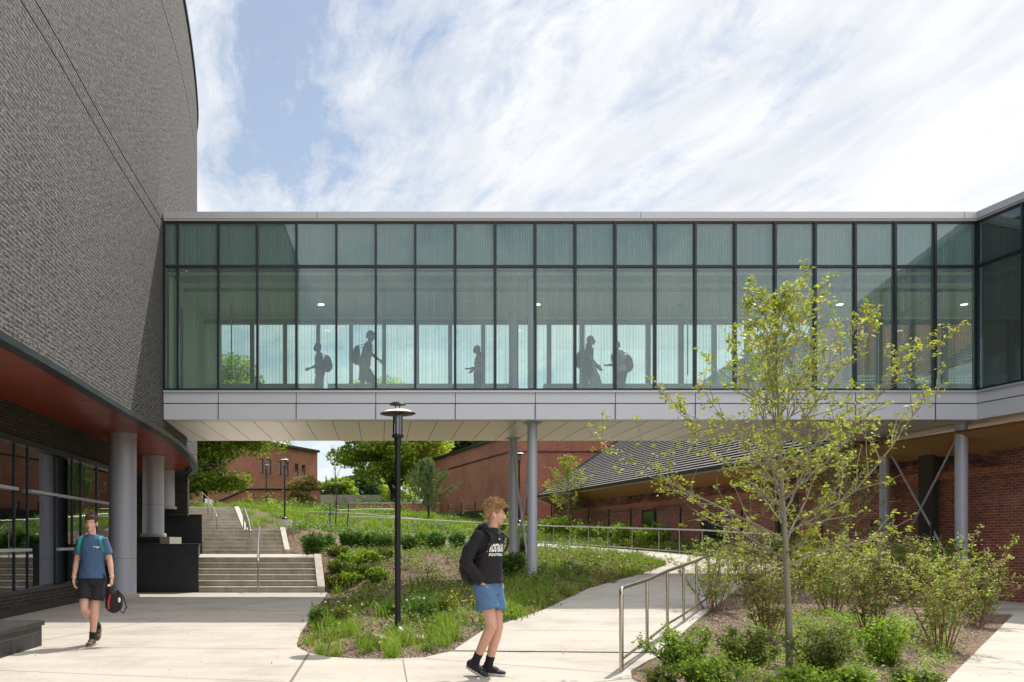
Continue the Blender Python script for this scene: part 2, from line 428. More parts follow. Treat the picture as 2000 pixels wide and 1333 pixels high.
def leaves(name, C, rng, size, mat, parent=None, aspect=.5, up=.3, var=.35, fold=.25):
    n = len(C); U = rnd_dirs(rng, n, 0)*1.0; U[:,2] *= .6
    U /= np.linalg.norm(U, axis=1, keepdims=True)
    N = rnd_dirs(rng, n, up*2.5); V = np.cross(N, U); V /= (np.linalg.norm(V, axis=1, keepdims=True)+1e-9)
    s = size*(1+var*(rng.random((n,1))*2-1))
    return quads_mesh(name, C, U*s, V*s*aspect, mat, parent, fold)
def blades(name, base, rng, h, mat, parent=None, w=.006, lean=.45, hv=.4):
    """curved grass blades, two segments; base Nx3"""
    n = len(base); a = rng.random(n)*2*np.pi
    d = np.stack([np.cos(a), np.sin(a), np.zeros(n)], 1); s = np.stack([-np.sin(a+.6), np.cos(a+.6), np.zeros(n)], 1)
    hh = (h*(1-hv+2*hv*rng.random(n)))[:,None]; ln = (lean*(.2+1.1*rng.random(n)))[:,None]
    up = np.array([0,0,1.])
    p1 = base+up*hh*.6+d*hh*ln*.35; p2 = base+up*hh*(1-.35*ln)+d*hh*ln*1.1
    P = np.empty((n,5,3)); P[:,0] = base-s*w; P[:,1] = base+s*w; P[:,2] = p1+s*w*.8; P[:,3] = p1-s*w*.8; P[:,4] = p2
    me = bpy.data.meshes.new(name); me.vertices.add(5*n); me.vertices.foreach_set('co', P.reshape(-1))
    idx = np.empty((n,7), dtype=np.int32); b = np.arange(n)*5
    for k, q in enumerate((0,1,2,3,3,2,4)): idx[:,k] = b+q
    me.loops.add(7*n); me.loops.foreach_set('vertex_index', idx.reshape(-1))
    ls = np.empty((n,2), dtype=np.int32); ls[:,0] = np.arange(n)*7; ls[:,1] = ls[:,0]+4
    me.polygons.add(2*n); me.polygons.foreach_set('loop_start', ls.reshape(-1))
    try: me.polygons.foreach_set('loop_total', np.tile(np.array([4,3], dtype=np.int32), n))
    except Exception: pass
    me.update(calc_edges=True); me.validate(); me.materials.append(MATS[mat])
    return link(bpy.data.objects.new(name, me), parent)
make_mats()
# ------------------------------------------------------------------ camera, sky, sun
cam = bpy.data.cameras.new('camera'); cam.lens = 36*F/2000; cam.sensor_width = 36
cam.shift_x = (1000-CX)/2000; cam.shift_y = (HY-666.5)/2000
cam.clip_start = .1; cam.clip_end = 5000
co = bpy.data.objects.new('camera', cam); COL.objects.link(co); co.location = (0,0,CH); co.rotation_euler = (R(90),0,0)
SC.camera = co
SUN = Vector((.34,.57,1)).normalized()
sl = bpy.data.lights.new('sun', 'SUN'); sl.energy = 3.15; sl.angle = R(.53); sl.color = (1,.945,.86)
so = bpy.data.objects.new('sun', sl); COL.objects.link(so); so.rotation_euler = SUN.to_track_quat('Z','Y').to_euler(); so.location = (20,30,60)
W = bpy.data.worlds.new('World'); SC.world = W; W.use_nodes = True
class WT(NT):
    def __init__(s): s.t = W.node_tree; s.n = s.t.nodes; s.l = s.t.links; s.n.clear(); s.out = s.n.new('ShaderNodeOutputWorld')
t = WT()
sky = t.node('ShaderNodeTexSky', sky_type='NISHITA', sun_disc=False)
sky.sun_elevation = math.asin(SUN.z); sky.sun_rotation = math.atan2(SUN.x, SUN.y); sky.air_density = 1.0; sky.dust_density = 0.5; sky.ozone_density = 1.3
gen = t.node('ShaderNodeTexCoord').outputs['Generated']
sp = t.node('ShaderNodeSeparateXYZ'); t.l.new(gen, sp.inputs[0])
zc = t.math('ADD', t.math('MAXIMUM', sp.outputs[2], 0.0), .22)
u = t.math('DIVIDE', sp.outputs[0], zc); v = t.math('DIVIDE', sp.outputs[1], zc)
u = t.math('MULTIPLY_ADD', v, .22, u)
cb = t.node('ShaderNodeCombineXYZ'); t.l.new(u, cb.inputs[0]); t.l.new(v, cb.inputs[1])
P0 = cb.outputs[0]
SA = R(-52)
warp = t.node('ShaderNodeVectorMath', operation='MULTIPLY_ADD'); wn_ = t.node('ShaderNodeTexNoise', i_Scale=1.3, i_Detail=3); t.l.new(P0, wn_.inputs['Vector'])
t.l.new(wn_.outputs[1], warp.inputs[0]); warp.inputs[1].default_value = (.38,.38,0); t.l.new(P0, warp.inputs[2]); P1 = warp.outputs[0]
streak = t.noise(t.map(P1, (2.6,.62,1), (0,0,0), (3.1,1.7,0)), 1.35, 10, .62, .3)
puff = t.noise(t.map(P1, (1.5,.95,1), (0,0,0), (.6,5.2,0)), 1.25, 12, .64, .2)
fine = t.noise(t.map(P1, (4.5,2.6,1)), 3.2, 9, .70, .2)
az = t.math('DIVIDE', sp.outputs[0], t.math('ADD', t.math('ABSOLUTE', sp.outputs[1]), .15))
m = t.math('ADD', t.math('MULTIPLY', streak, .62), t.math('MULTIPLY', puff, .80))
m = t.math('ADD', m, t.math('MULTIPLY', fine, .34))
m = t.math('ADD', m, t.math('MULTIPLY', t.math('MINIMUM', t.math('MAXIMUM', az, -.5), .6), .23))
m = t.math('ADD', m, t.math('MULTIPLY', sp.outputs[2], .10))
mask = t.ramp(m, [(.80, (.03,.03,.03)), (.865, (.5,.5,.5)), (.96, (1,1,1))])
skyc = t.mix(1, sky.outputs[0], (.57,.60,.63), 'MULTIPLY')
skyc = t.mix(.30, skyc, (4.8,5.5,6.2))
cl = t.mix(t.ramp(t.noise(t.map(P1, (3,.9,1), (0,0,0), (9,2,0)), 1.6, 8, .62), [(.35,(0,0,0)),(.6,(1,1,1))]), (4.5,4.75,5.2), (6.25,6.25,6.3))
bgc = t.mix(t.math('MULTIPLY', mask, .96), skyc, cl)
hz = t.math('MULTIPLY', t.math('POWER', t.math('SUBTRACT', 1.0, t.math('MINIMUM', t.math('MAXIMUM', sp.outputs[2], 0.0), 1.0)), 5.5), .80)
bgc = t.mix(hz, bgc, (5.9,6.15,6.15))
up_ = t.math('MULTIPLY_ADD', sp.outputs[2], 4.0, -2.1, clamp=True)
bk_ = t.math('MULTIPLY_ADD', sp.outputs[1], -2.5, -.1, clamp=True)
fill_gain = t.math('ADD', t.math('MULTIPLY_ADD', up_, 1.0, 1.0), t.math('MULTIPLY', bk_, .45))  # added fill: sky made brighter overhead and behind the camera
gc = t.node('ShaderNodeCombineXYZ'); [t.l.new(fill_gain, gc.inputs[i]) for i in range(3)]
bgc = t.mix(1, bgc, gc.outputs[0], 'MULTIPLY')
bg = t.node('ShaderNodeBackground', i_Strength=.1); t.l.new(bgc, bg.inputs[0]); t.l.new(bg.outputs[0], t.out.inputs[0])
SC.view_settings.view_transform = 'Standard'; SC.view_settings.look = 'None'; SC.view_settings.gamma = 1; SC.view_settings.exposure = 0.76
SC.render.engine = 'CYCLES'
cy = SC.cycles; cy.use_denoising = True; cy.max_bounces = 8; cy.transparent_max_bounces = 24; cy.glossy_bounces = 4; cy.diffuse_bounces = 4
cy.caustics_reflective = False; cy.caustics_refractive = False; cy.sample_clamp_indirect = 6

# ------------------------------------------------------------------ ground heights
RAMP = [(.95,11.2,3.62,11.0,0),(1.55,12.9,4.45,12.7,.09),(2.86,15.2,5.75,15.2,.21),(4.57,18.9,7.8,18.9,.395),(6.5,22.1,9.5,22.0,.55),
        (7.45,23.7,10.6,23.6,.63),(8.5,25.8,11.5,25.2,.72),(9.05,27.4,11.75,27.4,.80),(9.0,30,11.4,30.4,.92),(8.6,33,10.9,33.4,1.02),
        (7.8,37,9.9,37.4,1.14),(6.6,41,8.6,42.5,1.3),(4,43.3,5,45.5,1.55),(0,44.8,.2,47.2,1.85),(-2,45.2,-2,47.6,1.92)]
ISL = [(.95,11.2),(.85,11.1),(.56,10.62),(.185,10.5),(-.25,10.48),(-.63,10.67),(-.84,10.97),(-1.0,11.33),(-1.1,11.7),(-1.14,12.1),(-1.2,13.2),(-1.25,14.9),(-1.3,17.6),(-1.4,22.7),(-1.45,24.4)]
BED = [(12.1,17.5),(12.4,17.0),(5.67,8.72),(4.3,7.0),(3.5,7.15),(2.95,7.7),(2.62,8.4),(2.6,8.95),(2.75,9.5),(3.2,10.35),(3.62,11.0)]
PLAZA = [(-14,-8),(20,-8),(20,23),(13.9,23)]+BED+ISL+[(-5.04,24.4),(-14,24.4)]
LAND2 = [(-7.6,35.3),(-3.9,35.3),(-3.5,43.5),(-2,45.2),(-2,47.6),(-7.0,47.6)]
LAND1 = [(-5.75,26.2),(-1.98,26.2),(-1.75,30),(-3.35,33.5),(-6.8,33.5)]
cps = []
for a,b,c,d,z in RAMP: cps += [(a,b,z),(c,d,z)]
cps += [(x,y,0) for x,y in ISL[1::2]]+[(x,y,0) for x,y in BED[::2]]
cps += [(-1.5,25.2,.42),(-1.8,26.6,.95),(-1.6,30,1.0),(-3.2,33.6,1.0),(-3.6,35.3,1.85),(-3.3,40,1.95),(-1.9,44.5,1.92),(-6.9,47.3,2.0),(-8,50.2,3.2),
        (-.3,15.5,.12),(1.7,18,.30),(2.5,21,.42),(0,20,.28),(4.5,26,.74),(0,26,.70),(0,30,.98),(4,32,1.0),(0,37,1.35),(4,38,1.25),(0,42,1.7),(5,27,.78),
        (-5,50,2.5),(0,52,2.6),(8,52,2.3),(-12,56,3.6),(-6,60,3.5),(0,60,3.3),(10,60,2.9),(-10,70,4.0),(0,75,4.3),(15,75,4),(-20,80,4.4),(0,100,5.3),(30,100,5.2),(-30,100,5.2),
        (0,160,6),(60,160,6),(-60,160,6),(14.6,23,.3),(13.6,28,.8),(12.6,35,1.2),(11.4,45,1.8),(4.35,9.3,.06),(5.5,12,.2),(8,15,.3),(9.5,18,.38),(11.5,19.5,.25),(12.3,22,.4),(11.9,25,.6),
        (-14,20,0),(-14,0,0),(-14,35,.5),(-20,50,3),(0,-8,0),(20,-8,0),(0,5,0),(10,5,0),(25,20,.3),(30,40,1.5),(40,60,3)]
cp = np.array(cps, float)
def _k(r2): return np.where(r2 > 1e-12, .5*r2*np.log(np.maximum(r2, 1e-12)), 0)
_d = ((cp[:,None,:2]-cp[None,:,:2])**2).sum(2); _n = len(cp)
_A = np.zeros((_n+3, _n+3)); _A[:_n,:_n] = _k(_d)+np.eye(_n)*.02; _A[:_n,_n] = 1; _A[:_n,_n+1:] = cp[:,:2]; _A[_n,:_n] = 1; _A[_n+1:,:_n] = cp[:,:2].T
_w = np.linalg.solve(_A, np.concatenate([cp[:,2], [0,0,0]]))
def hts(x, y):
    x = np.asarray(x, float); y = np.asarray(y, float); sh = x.shape; x = x.ravel(); y = y.ravel(); out = np.empty(len(x))
    for i in range(0, len(x), 20000):
        xx = x[i:i+20000]; yy = y[i:i+20000]
        r2 = (xx[:,None]-cp[None,:,0])**2+(yy[:,None]-cp[None,:,1])**2
        out[i:i+20000] = _k(r2) @ _w[:_n]+_w[_n]+_w[_n+1]*xx+_w[_n+2]*yy
    far = np.clip((np.hypot(x, y-20)-120)/80, 0, 1)
    out = out*(1-far)+6.0*far
    return np.clip(out, -.03, 6.6).reshape(sh)
def inpoly(x, y, poly):
    c = np.zeros(x.shape, bool); n = len(poly)
    for i in range(n):
        x0, y0 = poly[i][:2]; x1, y1 = poly[(i+1) % n][:2]
        if y0 == y1: continue
        c ^= ((y0 > y) != (y1 > y)) & (x < (x1-x0)*(y-y0)/(y1-y0)+x0)
    return c
def deep(x, y, poly, m=.13):
    c = inpoly(x, y, poly)
    for dx, dy in ((m,0),(-m,0),(0,m),(0,-m)): c &= inpoly(x+dx, y+dy, poly)
    return c
RPOLY = [(a,b) for a,b,c,d,z in RAMP]+[(c,d) for a,b,c,d,z in reversed(RAMP)]
def bumps(x, y): return .035*np.sin(x*1.9+1.3*np.sin(y*.9))*np.cos(y*1.5+x*.4)+.018*np.sin(x*5.3+y*2.1)*np.cos(y*4.7-x)
STAIRZ = [([(-16,24.0),(-1.6,24.0),(-1.6,24.4),(-2.0,26.2),(-1.75,30),(-3.3,33.7),(-16,33.7)], -.35), ([(-16,33.2),(-3.5,33.2),(-3.75,35.2),(-3.5,43.4),(-2,45.2),(-2,47.6),(-6.9,47.6),(-8.1,50.1),(-16,50.1)], .6)]
EDG = [[(a,b,z) for a,b,c,d,z in RAMP], [(c,d,z) for a,b,c,d,z in RAMP], [(a,b,0) for a,b in BED], [(a,b,0) for a,b in ISL]]
def near_edge(x, y):
    D = np.full(x.shape, 99.); Zn = np.zeros(x.shape)
    for ln in EDG:
        for (x0,y0,z0), (x1,y1,z1) in zip(ln, ln[1:]):
            vx, vy = x1-x0, y1-y0; t_ = np.clip(((x-x0)*vx+(y-y0)*vy)/(vx*vx+vy*vy+1e-9), 0, 1); d = np.hypot(x-x0-t_*vx, y-y0-t_*vy)
            k = d < D; D = np.where(k, d, D); Zn = np.where(k, z0+(z1-z0)*t_, Zn)
    return D, Zn
def ground_z(x, y, cut=True):
    x = np.asarray(x, float); y = np.asarray(y, float)
    D, Zn = near_edge(x, y); w = np.clip(1-(D-.2)/.8, 0, 1); w = w*w*(3-2*w)
    z = (hts(x, y)+bumps(x, y)*np.clip((y-9)/3, .3, 1))*(1-w)+(Zn-.028)*w
    if cut:
        z = np.where(deep(x, y, PLAZA), -.1, z)
        z = np.where(deep(x, y, RPOLY), z-.16, z)
        for poly, zz in STAIRZ: z = np.where(deep(x, y, poly, .1), np.minimum(z, zz), z)
    return z
def gz(x, y): return float(ground_z(np.array([x]), np.array([y]), False)[0])
xs = np.concatenate([np.linspace(-900,-60,14), np.linspace(-50,-16,18), np.arange(-15,19,.17), np.linspace(19.5,60,28), np.linspace(70,900,14)])
ys = np.concatenate([np.linspace(-300,-10,8), np.arange(-8,6,1.), np.arange(6,50,.17), np.linspace(50.4,110,110), np.linspace(115,400,30), np.linspace(450,2500,12)])
XX, YY = np.meshgrid(xs, ys); ZZ = ground_z(XX, YY)
nx, ny = len(xs), len(ys)
vs = np.stack([XX.ravel(), YY.ravel(), ZZ.ravel()], 1)
idx = (np.arange(ny-1)[:,None]*nx+np.arange(nx-1)[None,:]).ravel()
fs = np.stack([idx, idx+1, idx+1+nx, idx+nx], 1)
g = mesh('ground', vs.tolist(), fs.tolist(), 'mulch', uv=False, smooth=True); tag(g, kind='structure')

# ------------------------------------------------------------------ paving
pz = MB().prism(PLAZA, -.3, 0.0).build('plaza_pavement', 'concrete'); tag(pz, kind='structure')
def joint_strip(mb, a, b, w=.012, z=.004, z2=None):
    a = Vector(a); b = Vector(b); n = (b-a).normalized(); n = Vector((-n.y, n.x))*w/2
    z2 = z if z2 is None else z2
    mb.add([(a.x-n.x,a.y-n.y,z),(b.x-n.x,b.y-n.y,z2),(b.x+n.x,b.y+n.y,z2),(a.x+n.x,a.y+n.y,z)], [(0,1,2,3)])
jm = MB()
def J(p, q, w=.012): joint_strip(jm, G(*p)[:2], G(*q)[:2], w)
J((0,1264),(575,1268)); J((605,1274),(560,1345), .03); J((20,1262),(560,1168)); J((60,1227),(596,1223)); J((630,1182),(300,1181))
J((787,1289),(797,1345)); J((830,1287),(1215,1316)); J((1160,1333),(1233,1326)); J((1850,1300),(2050,1312)); J((1905,1250),(2050,1258)); J((0,1310),(560,1333), .01)
J((1960,1215),(2100,1218))
jm.build('control_joint', 'joint', pz)
vs, fs = [], []
for a,b,c,d,z in RAMP: vs += [(a,b,z+.012),(c,d,z+.012),(a,b,z-.3),(c,d,z-.3)]
for i in range(len(RAMP)-1):
    k = 4*i; fs += [(k,k+1,k+5,k+4),(k+2,k,k+4,k+6),(k+1,k+3,k+7,k+5)]
rp = mesh('ramp_path', vs, fs, 'concrete'); tag(rp, kind='structure')
jm = MB()
for i in (1,2,3,4,5,7,9):
    a,b,c,d,z = RAMP[i]; joint_strip(jm, (a+.02,b), (c-.02,d), .012, z+.0165)
jm.build('control_joint', 'joint', rp)

# ------------------------------------------------------------------ stairs
def flight(x0, x1, xo, Y, z, n, tread, slant, cheek=True, label=None, cat='stairs'):
    """steps from (x0..x1) at Y rising away; slant = dx per dy ; xo = cheek width"""
    T = empty('concrete_stairs', (x1, Y, z), 0, label, cat, 'concrete stair flights')
    for i in range(n):
        y = i*tread; dx = slant*y
        st = MB(); w = x0-x1
        zt_ = (i+1)*.16; a_ = w+dx-(.3 if i else .0); b_ = dx
        st.add([(a_,y,-.3),(b_,y,-.3),(b_,y+.0,zt_-.055),(a_,y+.0,zt_-.055)], [(0,1,2,3)])
        st.prism([(a_, y-.035), (b_, y-.035), (b_, y+tread), (a_, y+tread)], zt_-.045, zt_)
        st.cur = 1; st.add([(a_,y+.02,zt_-.06),(b_,y+.02,zt_-.06),(b_,y+.02,zt_-.04),(a_,y+.02,zt_-.04)], [(0,1,2,3)]); st.cur = 0  # dark strip: the shade line under the nosing, put in as colour
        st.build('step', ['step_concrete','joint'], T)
    if cheek:
        h = n*.16; L = n*tread
        def ck(X, w):
            a = X
            v = []
            for xx in (a, a+w):
                v += [(xx, -.05, -.2), (xx+slant*L, L-.2, -.2), (xx+slant*L, L-.2, h+.10), (xx, -.05, .17)]
            return mesh('cheek_wall', v, [(0,3,2,1),(4,5,6,7),(0,1,5,4),(1,2,6,5),(2,3,7,6),(3,0,4,7)], 'step_concrete', T)
        ck(.003, xo)
    return T
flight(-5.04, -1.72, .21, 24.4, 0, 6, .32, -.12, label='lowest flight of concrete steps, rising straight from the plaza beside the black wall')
l1 = MB().prism(LAND1, .6, .958).build('stair_landing', 'concrete'); tag(l1, kind='structure')
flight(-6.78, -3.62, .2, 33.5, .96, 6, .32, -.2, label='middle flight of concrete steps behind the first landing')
l2 = MB().prism(LAND2, 1.5, 1.918).build('stair_landing', 'concrete'); tag(l2, kind='structure')
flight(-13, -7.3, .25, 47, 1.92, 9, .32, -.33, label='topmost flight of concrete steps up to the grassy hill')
tag(MB().prism([(-14,49.8),(-8.4,49.8),(-8.2,53),(-14,53)], 3.0, 3.36).build('stair_landing', 'concrete'), kind='structure')
ch = empty('cheek_wall_block', (-11.0,55,3.3), 0, 'sloping pale concrete wall end at the far top left of the stairs', 'wall')
mesh('wall_slope', [(0,0,-.4),(.5,0,-.4),(.1,2,-.4),(-.4,2,-.4),(0,0,.25),(.5,0,.1),(.1,2,.9),(-.4,2,1.0)], [(3,2,1,0),(4,5,6,7),(0,1,5,4),(1,2,6,5),(2,3,7,6),(3,0,4,7)], 'step_concrete', ch)

# ------------------------------------------------------------------ handrails
def rail(name, label, base, h=.9, low=.13, r=.024, posts=None, cat='railing', group=None, ends=True, mid=None):
    """base: 3D points on the ground along the run"""
    b0 = Vector(base[0]); T = empty(name, b0, 0, label, cat, group)
    P = [Vector(p)-b0 for p in base]
    top = [p+Vector((0,0,h)) for p in P]
    pts = list(top)
    if ends:                                    # rounded corners down to the end posts
        d = (top[1]-top[0]).normalized(); e = (top[-2]-top[-1]).normalized(); q = .07
        def arc(c, dd):
            a = c+Vector((0,0,-q)); b = c+dd*q
            return [a*(1-s)**2+c*2*s*(1-s)+b*s*s for s in (0,.25,.5,.75,1)]
        pts = arc(top[0], d)+top[1:-1]+list(reversed(arc(top[-1], e)))
    MB().tube(pts, r, 10).build('top_rail', 'stainless', T)
    if low:
        MB().tube([p+Vector((0,0,low)) for p in P], r*.72, 8).build('lower_rail', 'stainless', T)
    for i, q in enumerate(posts if posts is not None else range(len(P))):
        p = P[q] if isinstance(q, int) else Vector(q)-b0
        e = ends and (q in (0, len(P)-1))
        MB().tube([p-Vector((0,0,.05)), p+Vector((0,0,h-(.068 if e else .01)))], r if e else r*.85, 10).build('post', 'stainless', T)
    return T
rr = [(2.63,9.44,0),(3.42,11.1,.02),(4.16,12.55,.09),(4.76,13.6,.145),(5.4,14.8,.19),(6.1,16.1,.26),(6.85,17.5,.33),(7.6,18.95,.4),(8.35,20.4,.47),(9.1,21.8,.53),(9.8,23.1,.59),(10.55,24.3,.66)]
rail('handrail', 'brushed steel handrail with upright posts along the near side of the ramp', rr, posts=list(range(12)), group=None)
r2 = [(11.35,25.6,.74),(11.62,27.4,.80),(11.3,30.4,.93),(10.75,33.4,1.02),(9.8,37.2,1.14),(8.5,42.3,1.30),(4.95,45.35,1.55),(.2,47.0,1.85),(-1.6,47.45,1.92)]
def dens(pts, d):
    out = []
    for a, b in zip(pts, pts[1:]):
        a = Vector(a); b = Vector(b); n = max(1, round((b-a).length/d))
        out += [a.lerp(b, i/n) for i in range(n)]
    return out+[Vector(pts[-1])]
d2 = dens(r2, 1.6)
rail('handrail', 'long curving steel railing on the outer side of the upper ramp', d2, r=.03, low=.1)
rail('handrail', 'single slanting steel handrail in the middle of the lowest stair flight', [(-3.33,24.0,0),(-3.4,24.4,.1),(-3.6,26.2,.98),(-3.65,26.5,.96)], low=0, posts=[0,3])
rail('handrail', 'slanting steel handrail on the middle stair flight', [(-4.88,33.1,.96),(-4.95,33.5,1.05),(-5.1,34.1,1.35),(-5.3,34.8,1.68),(-5.5,35.4,1.95)], low=0, posts=[0,2,3,4])
rail('handrail', 'slanting steel handrail on the topmost stair flight', [(-8.7,46.7,1.92),(-8.8,47.1,2.05),(-9.2,48.0,2.55),(-9.6,48.9,3.0),(-10.1,49.9,3.36)], low=0, posts=[0,2,3,4])
def hillrail(label, pix, Ys, h=.9, d=2.0, low=.1, r=.028):
    pts = []
    for (px, py), Y in zip(pix, Ys):
        pts.append((wx(px, Y), Y, wz(py, Y)-h))
    return rail('handrail', label, dens(pts, d), h=h, low=low, r=r)
hillrail('far steel railing running down the hill from the stair top towards the maple', [(350,977),(430,986),(560,999),(680,1003),(760,1004)], [58,57,56,55,54], h=.95, d=2.6, low=0)
hillrail('steel railing with closely set posts enclosing the landing beside the bare sapling', [(602,1001),(650,1001),(700,1004),(770,1010),(860,1018)], [49.5,49.2,48.9,48.6,48.2], h=.95, d=1.5)
hillrail('upper steel railing behind the bare sapling near the young pine', [(655,997),(715,995),(770,995)], [53.5,54,54.4], h=.95, d=1.4)
# ------------------------------------------------------------------ grey brick building, left
EDGE = [(-4.30,-6),(-4.42,-1),(-4.58,5),(-4.70,9.0),(-4.75,10.9),(-4.80,12.92),(-4.90,15),(-4.98,17.0),(-5.03,19.0),(-5.10,20.85),(-5.28,23.2),(-5.62,26.0),(-6.05,28.8),(-6.49,31.0),(-7.2,33.2),(-8.2,35.3),(-9.6,37.6),(-12,40),(-15,41.5)]
def curve(pts, n=6):                             # Catmull-Rom resample
    P = [Vector(p) for p in pts]; out = []
    for i in range(len(P)-1):
        p0, p1, p2, p3 = P[max(i-1,0)], P[i], P[i+1], P[min(i+2, len(P)-1)]
        for k in range(n):
            s = k/n; out.append(.5*((2*p1)+(p2-p0)*s+(2*p0-5*p1+4*p2-p3)*s*s+(3*p1-p0-3*p2+p3)*s**3))
    return out+[P[-1]]
EC = curve(EDGE)
ZB, ZS, ZT = 4.0, 4.12, 16.2
def wallstrip(name, path, z0, z1, mat, parent, off=0., thick=.0, smooth=True, z1f=None):
    vs, uv = [], []; L = 0
    for i, p in enumerate(path):
        if i: L += (p-path[i-1]).length
        d = (path[min(i+1, len(path)-1)]-path[max(i-1, 0)]).normalized(); n = Vector((d.y, -d.x))*off
        q = p+n; vs += [(q.x,q.y,z0),(q.x,q.y,z1)]; uv += [(L,z0),(L,z1)]
        if thick:
            q = p+Vector((d.y,-d.x))*(off-thick); vs += [(q.x,q.y,z0),(q.x,q.y,z1)]; uv += [(L,z0),(L,z1)]
    k = 4 if thick else 2; fs = []
    for i in range(len(path)-1):
        a, b = i*k, (i+1)*k
        fs.append((a, b, b+1, a+1))
        if thick: fs += [(b+2, a+2, a+3, b+3), (a+1, b+1, b+3, a+3), (a+2, b+2, b, a)]
    if thick: fs += [(0,1,3,2), ((len(path)-1)*k, (len(path)-1)*k+2, (len(path)-1)*k+3, (len(path)-1)*k+1)]
    o = mesh(name, vs, fs, mat, parent, uvs=uv)
    if smooth:
        for f in o.data.polygons: f.use_smooth = abs(f.normal.z) < .5
        o.data.set_sharp_from_angle(angle=R(30))
    return o
GB = empty('brick_building', (-8,15,0), 0, 'tall curved grey brick building with red soffit and glazed ground floor', 'building')
off = Vector((8,-15,0))
class sub:                                       # parts built in world coordinates
    pass
def fixp(o, root):                               # keep world coordinates under a moved root
    o.matrix_parent_inverse = Matrix.Translation(-Vector(root.location)); return o
lo, mid, top = (ZB, 8.60), (8.63, 8.92), (8.95, 14.0)
for a, b in (lo, mid, top, (14.03, ZT)):
    fixp(wallstrip('outer_wall', EC, a, b, 'grey_brick', GB, 0, .25), GB)
for a, b in ((8.60,8.63),(8.92,8.95),(14.0,14.03)): fixp(wallstrip('shadow_joint', EC, a, b, 'trim_black', GB, -.02, .15), GB)
fixp(wallstrip('soffit_trim', EC, ZB-.055, ZB+.045, 'trim_black', GB, .03, .2), GB)
fixp(wallstrip('roof_coping', EC, ZT, ZT+.12, 'trim_black', GB, .05, .4), GB)
inner = [(p.x-.02, p.y) for p in EC if -6 <= p.y <= 33.2]
sf = MB().prism([(-16,-6)]+inner+[(-16,33.2)], ZS, ZS+.25).build('soffit', 'red_panel', GB); fixp(sf, GB)
sj = MB()
for i in range(1, 22):
    yy = -2+i*1.7; sj.box(-9.5, -5.5 if yy > 24 else -5.05, yy, yy+.012, ZS-.003, ZS+.01)
fixp(sj.build('soffit_joint', 'joint', GB), GB)
fixp(MB().box(-16,-7.3,33.2,33.5,2.4,ZT-.3).build('end_wall', 'dark_brick', GB), GB)
# recessed ground floor wall
WL = lambda y: -7.02-.028*(y-12)                 # x of the window plane
Y0, Y1 = 3.0, 24.2
A = Vector((WL(Y0)-.35+.28, Y0)); B = Vector((WL(Y1), Y1))
pA = (WL(Y0), Y0); pB = (WL(Y1), Y1)
def along(y, dx=0): return (WL(y)+dx, y)
fixp(MB().bar(along(Y0,-.12), along(Y1,-.12), .3, 3.46, ZS).build('ground_floor_wall', 'dark_brick', GB), GB)
fixp(MB().bar(along(Y0,-.06), along(Y1,-.06), .34, 3.34, 3.46).build('window_head', 'trim_black', GB), GB)
fixp(MB().bar(along(Y0,.02), along(Y1,.02), .34, .40, .47).build('window_sill', 'trim_black', GB), GB)
fixp(MB().bar(along(Y0,-.0), along(Y1,-.0), .36, .13, .40).build('base_wall', 'dark_brick', GB), GB)
fixp(MB().bar(along(Y0,.03), along(Y1,.03), .40, 0, .13).build('base_course', 'black_granite', GB), GB)
fixp(MB().bar((WL(Y1)-3,Y1+.1), (WL(Y1)+.12,Y1+.1), .3, 0, ZS).build('return_wall', 'trim_black', GB), GB)
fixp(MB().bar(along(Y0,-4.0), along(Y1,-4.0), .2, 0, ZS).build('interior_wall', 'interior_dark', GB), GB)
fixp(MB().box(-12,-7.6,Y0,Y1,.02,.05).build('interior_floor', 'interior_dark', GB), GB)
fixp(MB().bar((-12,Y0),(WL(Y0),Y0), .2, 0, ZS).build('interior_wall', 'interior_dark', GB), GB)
mull = [3.0,5.2,7.4,9.6,11.8,13.6,15.4,16.3,17.05,17.75,19.4,20.55,21.2,22.5,24.0]
for i in range(len(mull)-1):
    a, b = mull[i], mull[i+1]
    fixp(MB().bar(along(a+.03), along(b-.03), .02, .47, 3.34).build('window_pane', 'shop_glass', GB), GB)
for y in mull:
    fixp(MB().bar(along(y-.022,.0), along(y+.022,.0), .07, .47, 3.34).build('mullion', 'mullion_dark', GB), GB)
for a, b, z in ((3,17.05,2.45),(17.75,24.0,2.45),(3,17.75,1.25),(19.4,21.2,1.25)):
    fixp(MB().bar(along(a,.06), along(b,.06), .1, z-.03, z+.03).build('transom', 'column_paint', GB), GB)
for px, py, Y, zb in ((240,850,21.85,0),(299.5,893,27.5,1.58),(324,921,33.0,2.66)):
    X = wx(px, Y); r = .335
    c = MB().lathe([(r,0),(r,ZS-zb-.05),(r+.01,ZS-zb-.05),(r+.01,ZS-zb)], seg=40).build('column', 'column_paint', GB)
    c.location = (X+8, Y-15, zb)
    b = MB().lathe([(r+.07,0),(r+.07,.09),(r+.05,.105),(0,.105)], seg=40).build('column_base', 'pad_concrete', c)
    q = MB().lathe([(r+.0015,1.0),(r+.0015,1.008)], seg=40).build('panel_seam', 'joint', c)
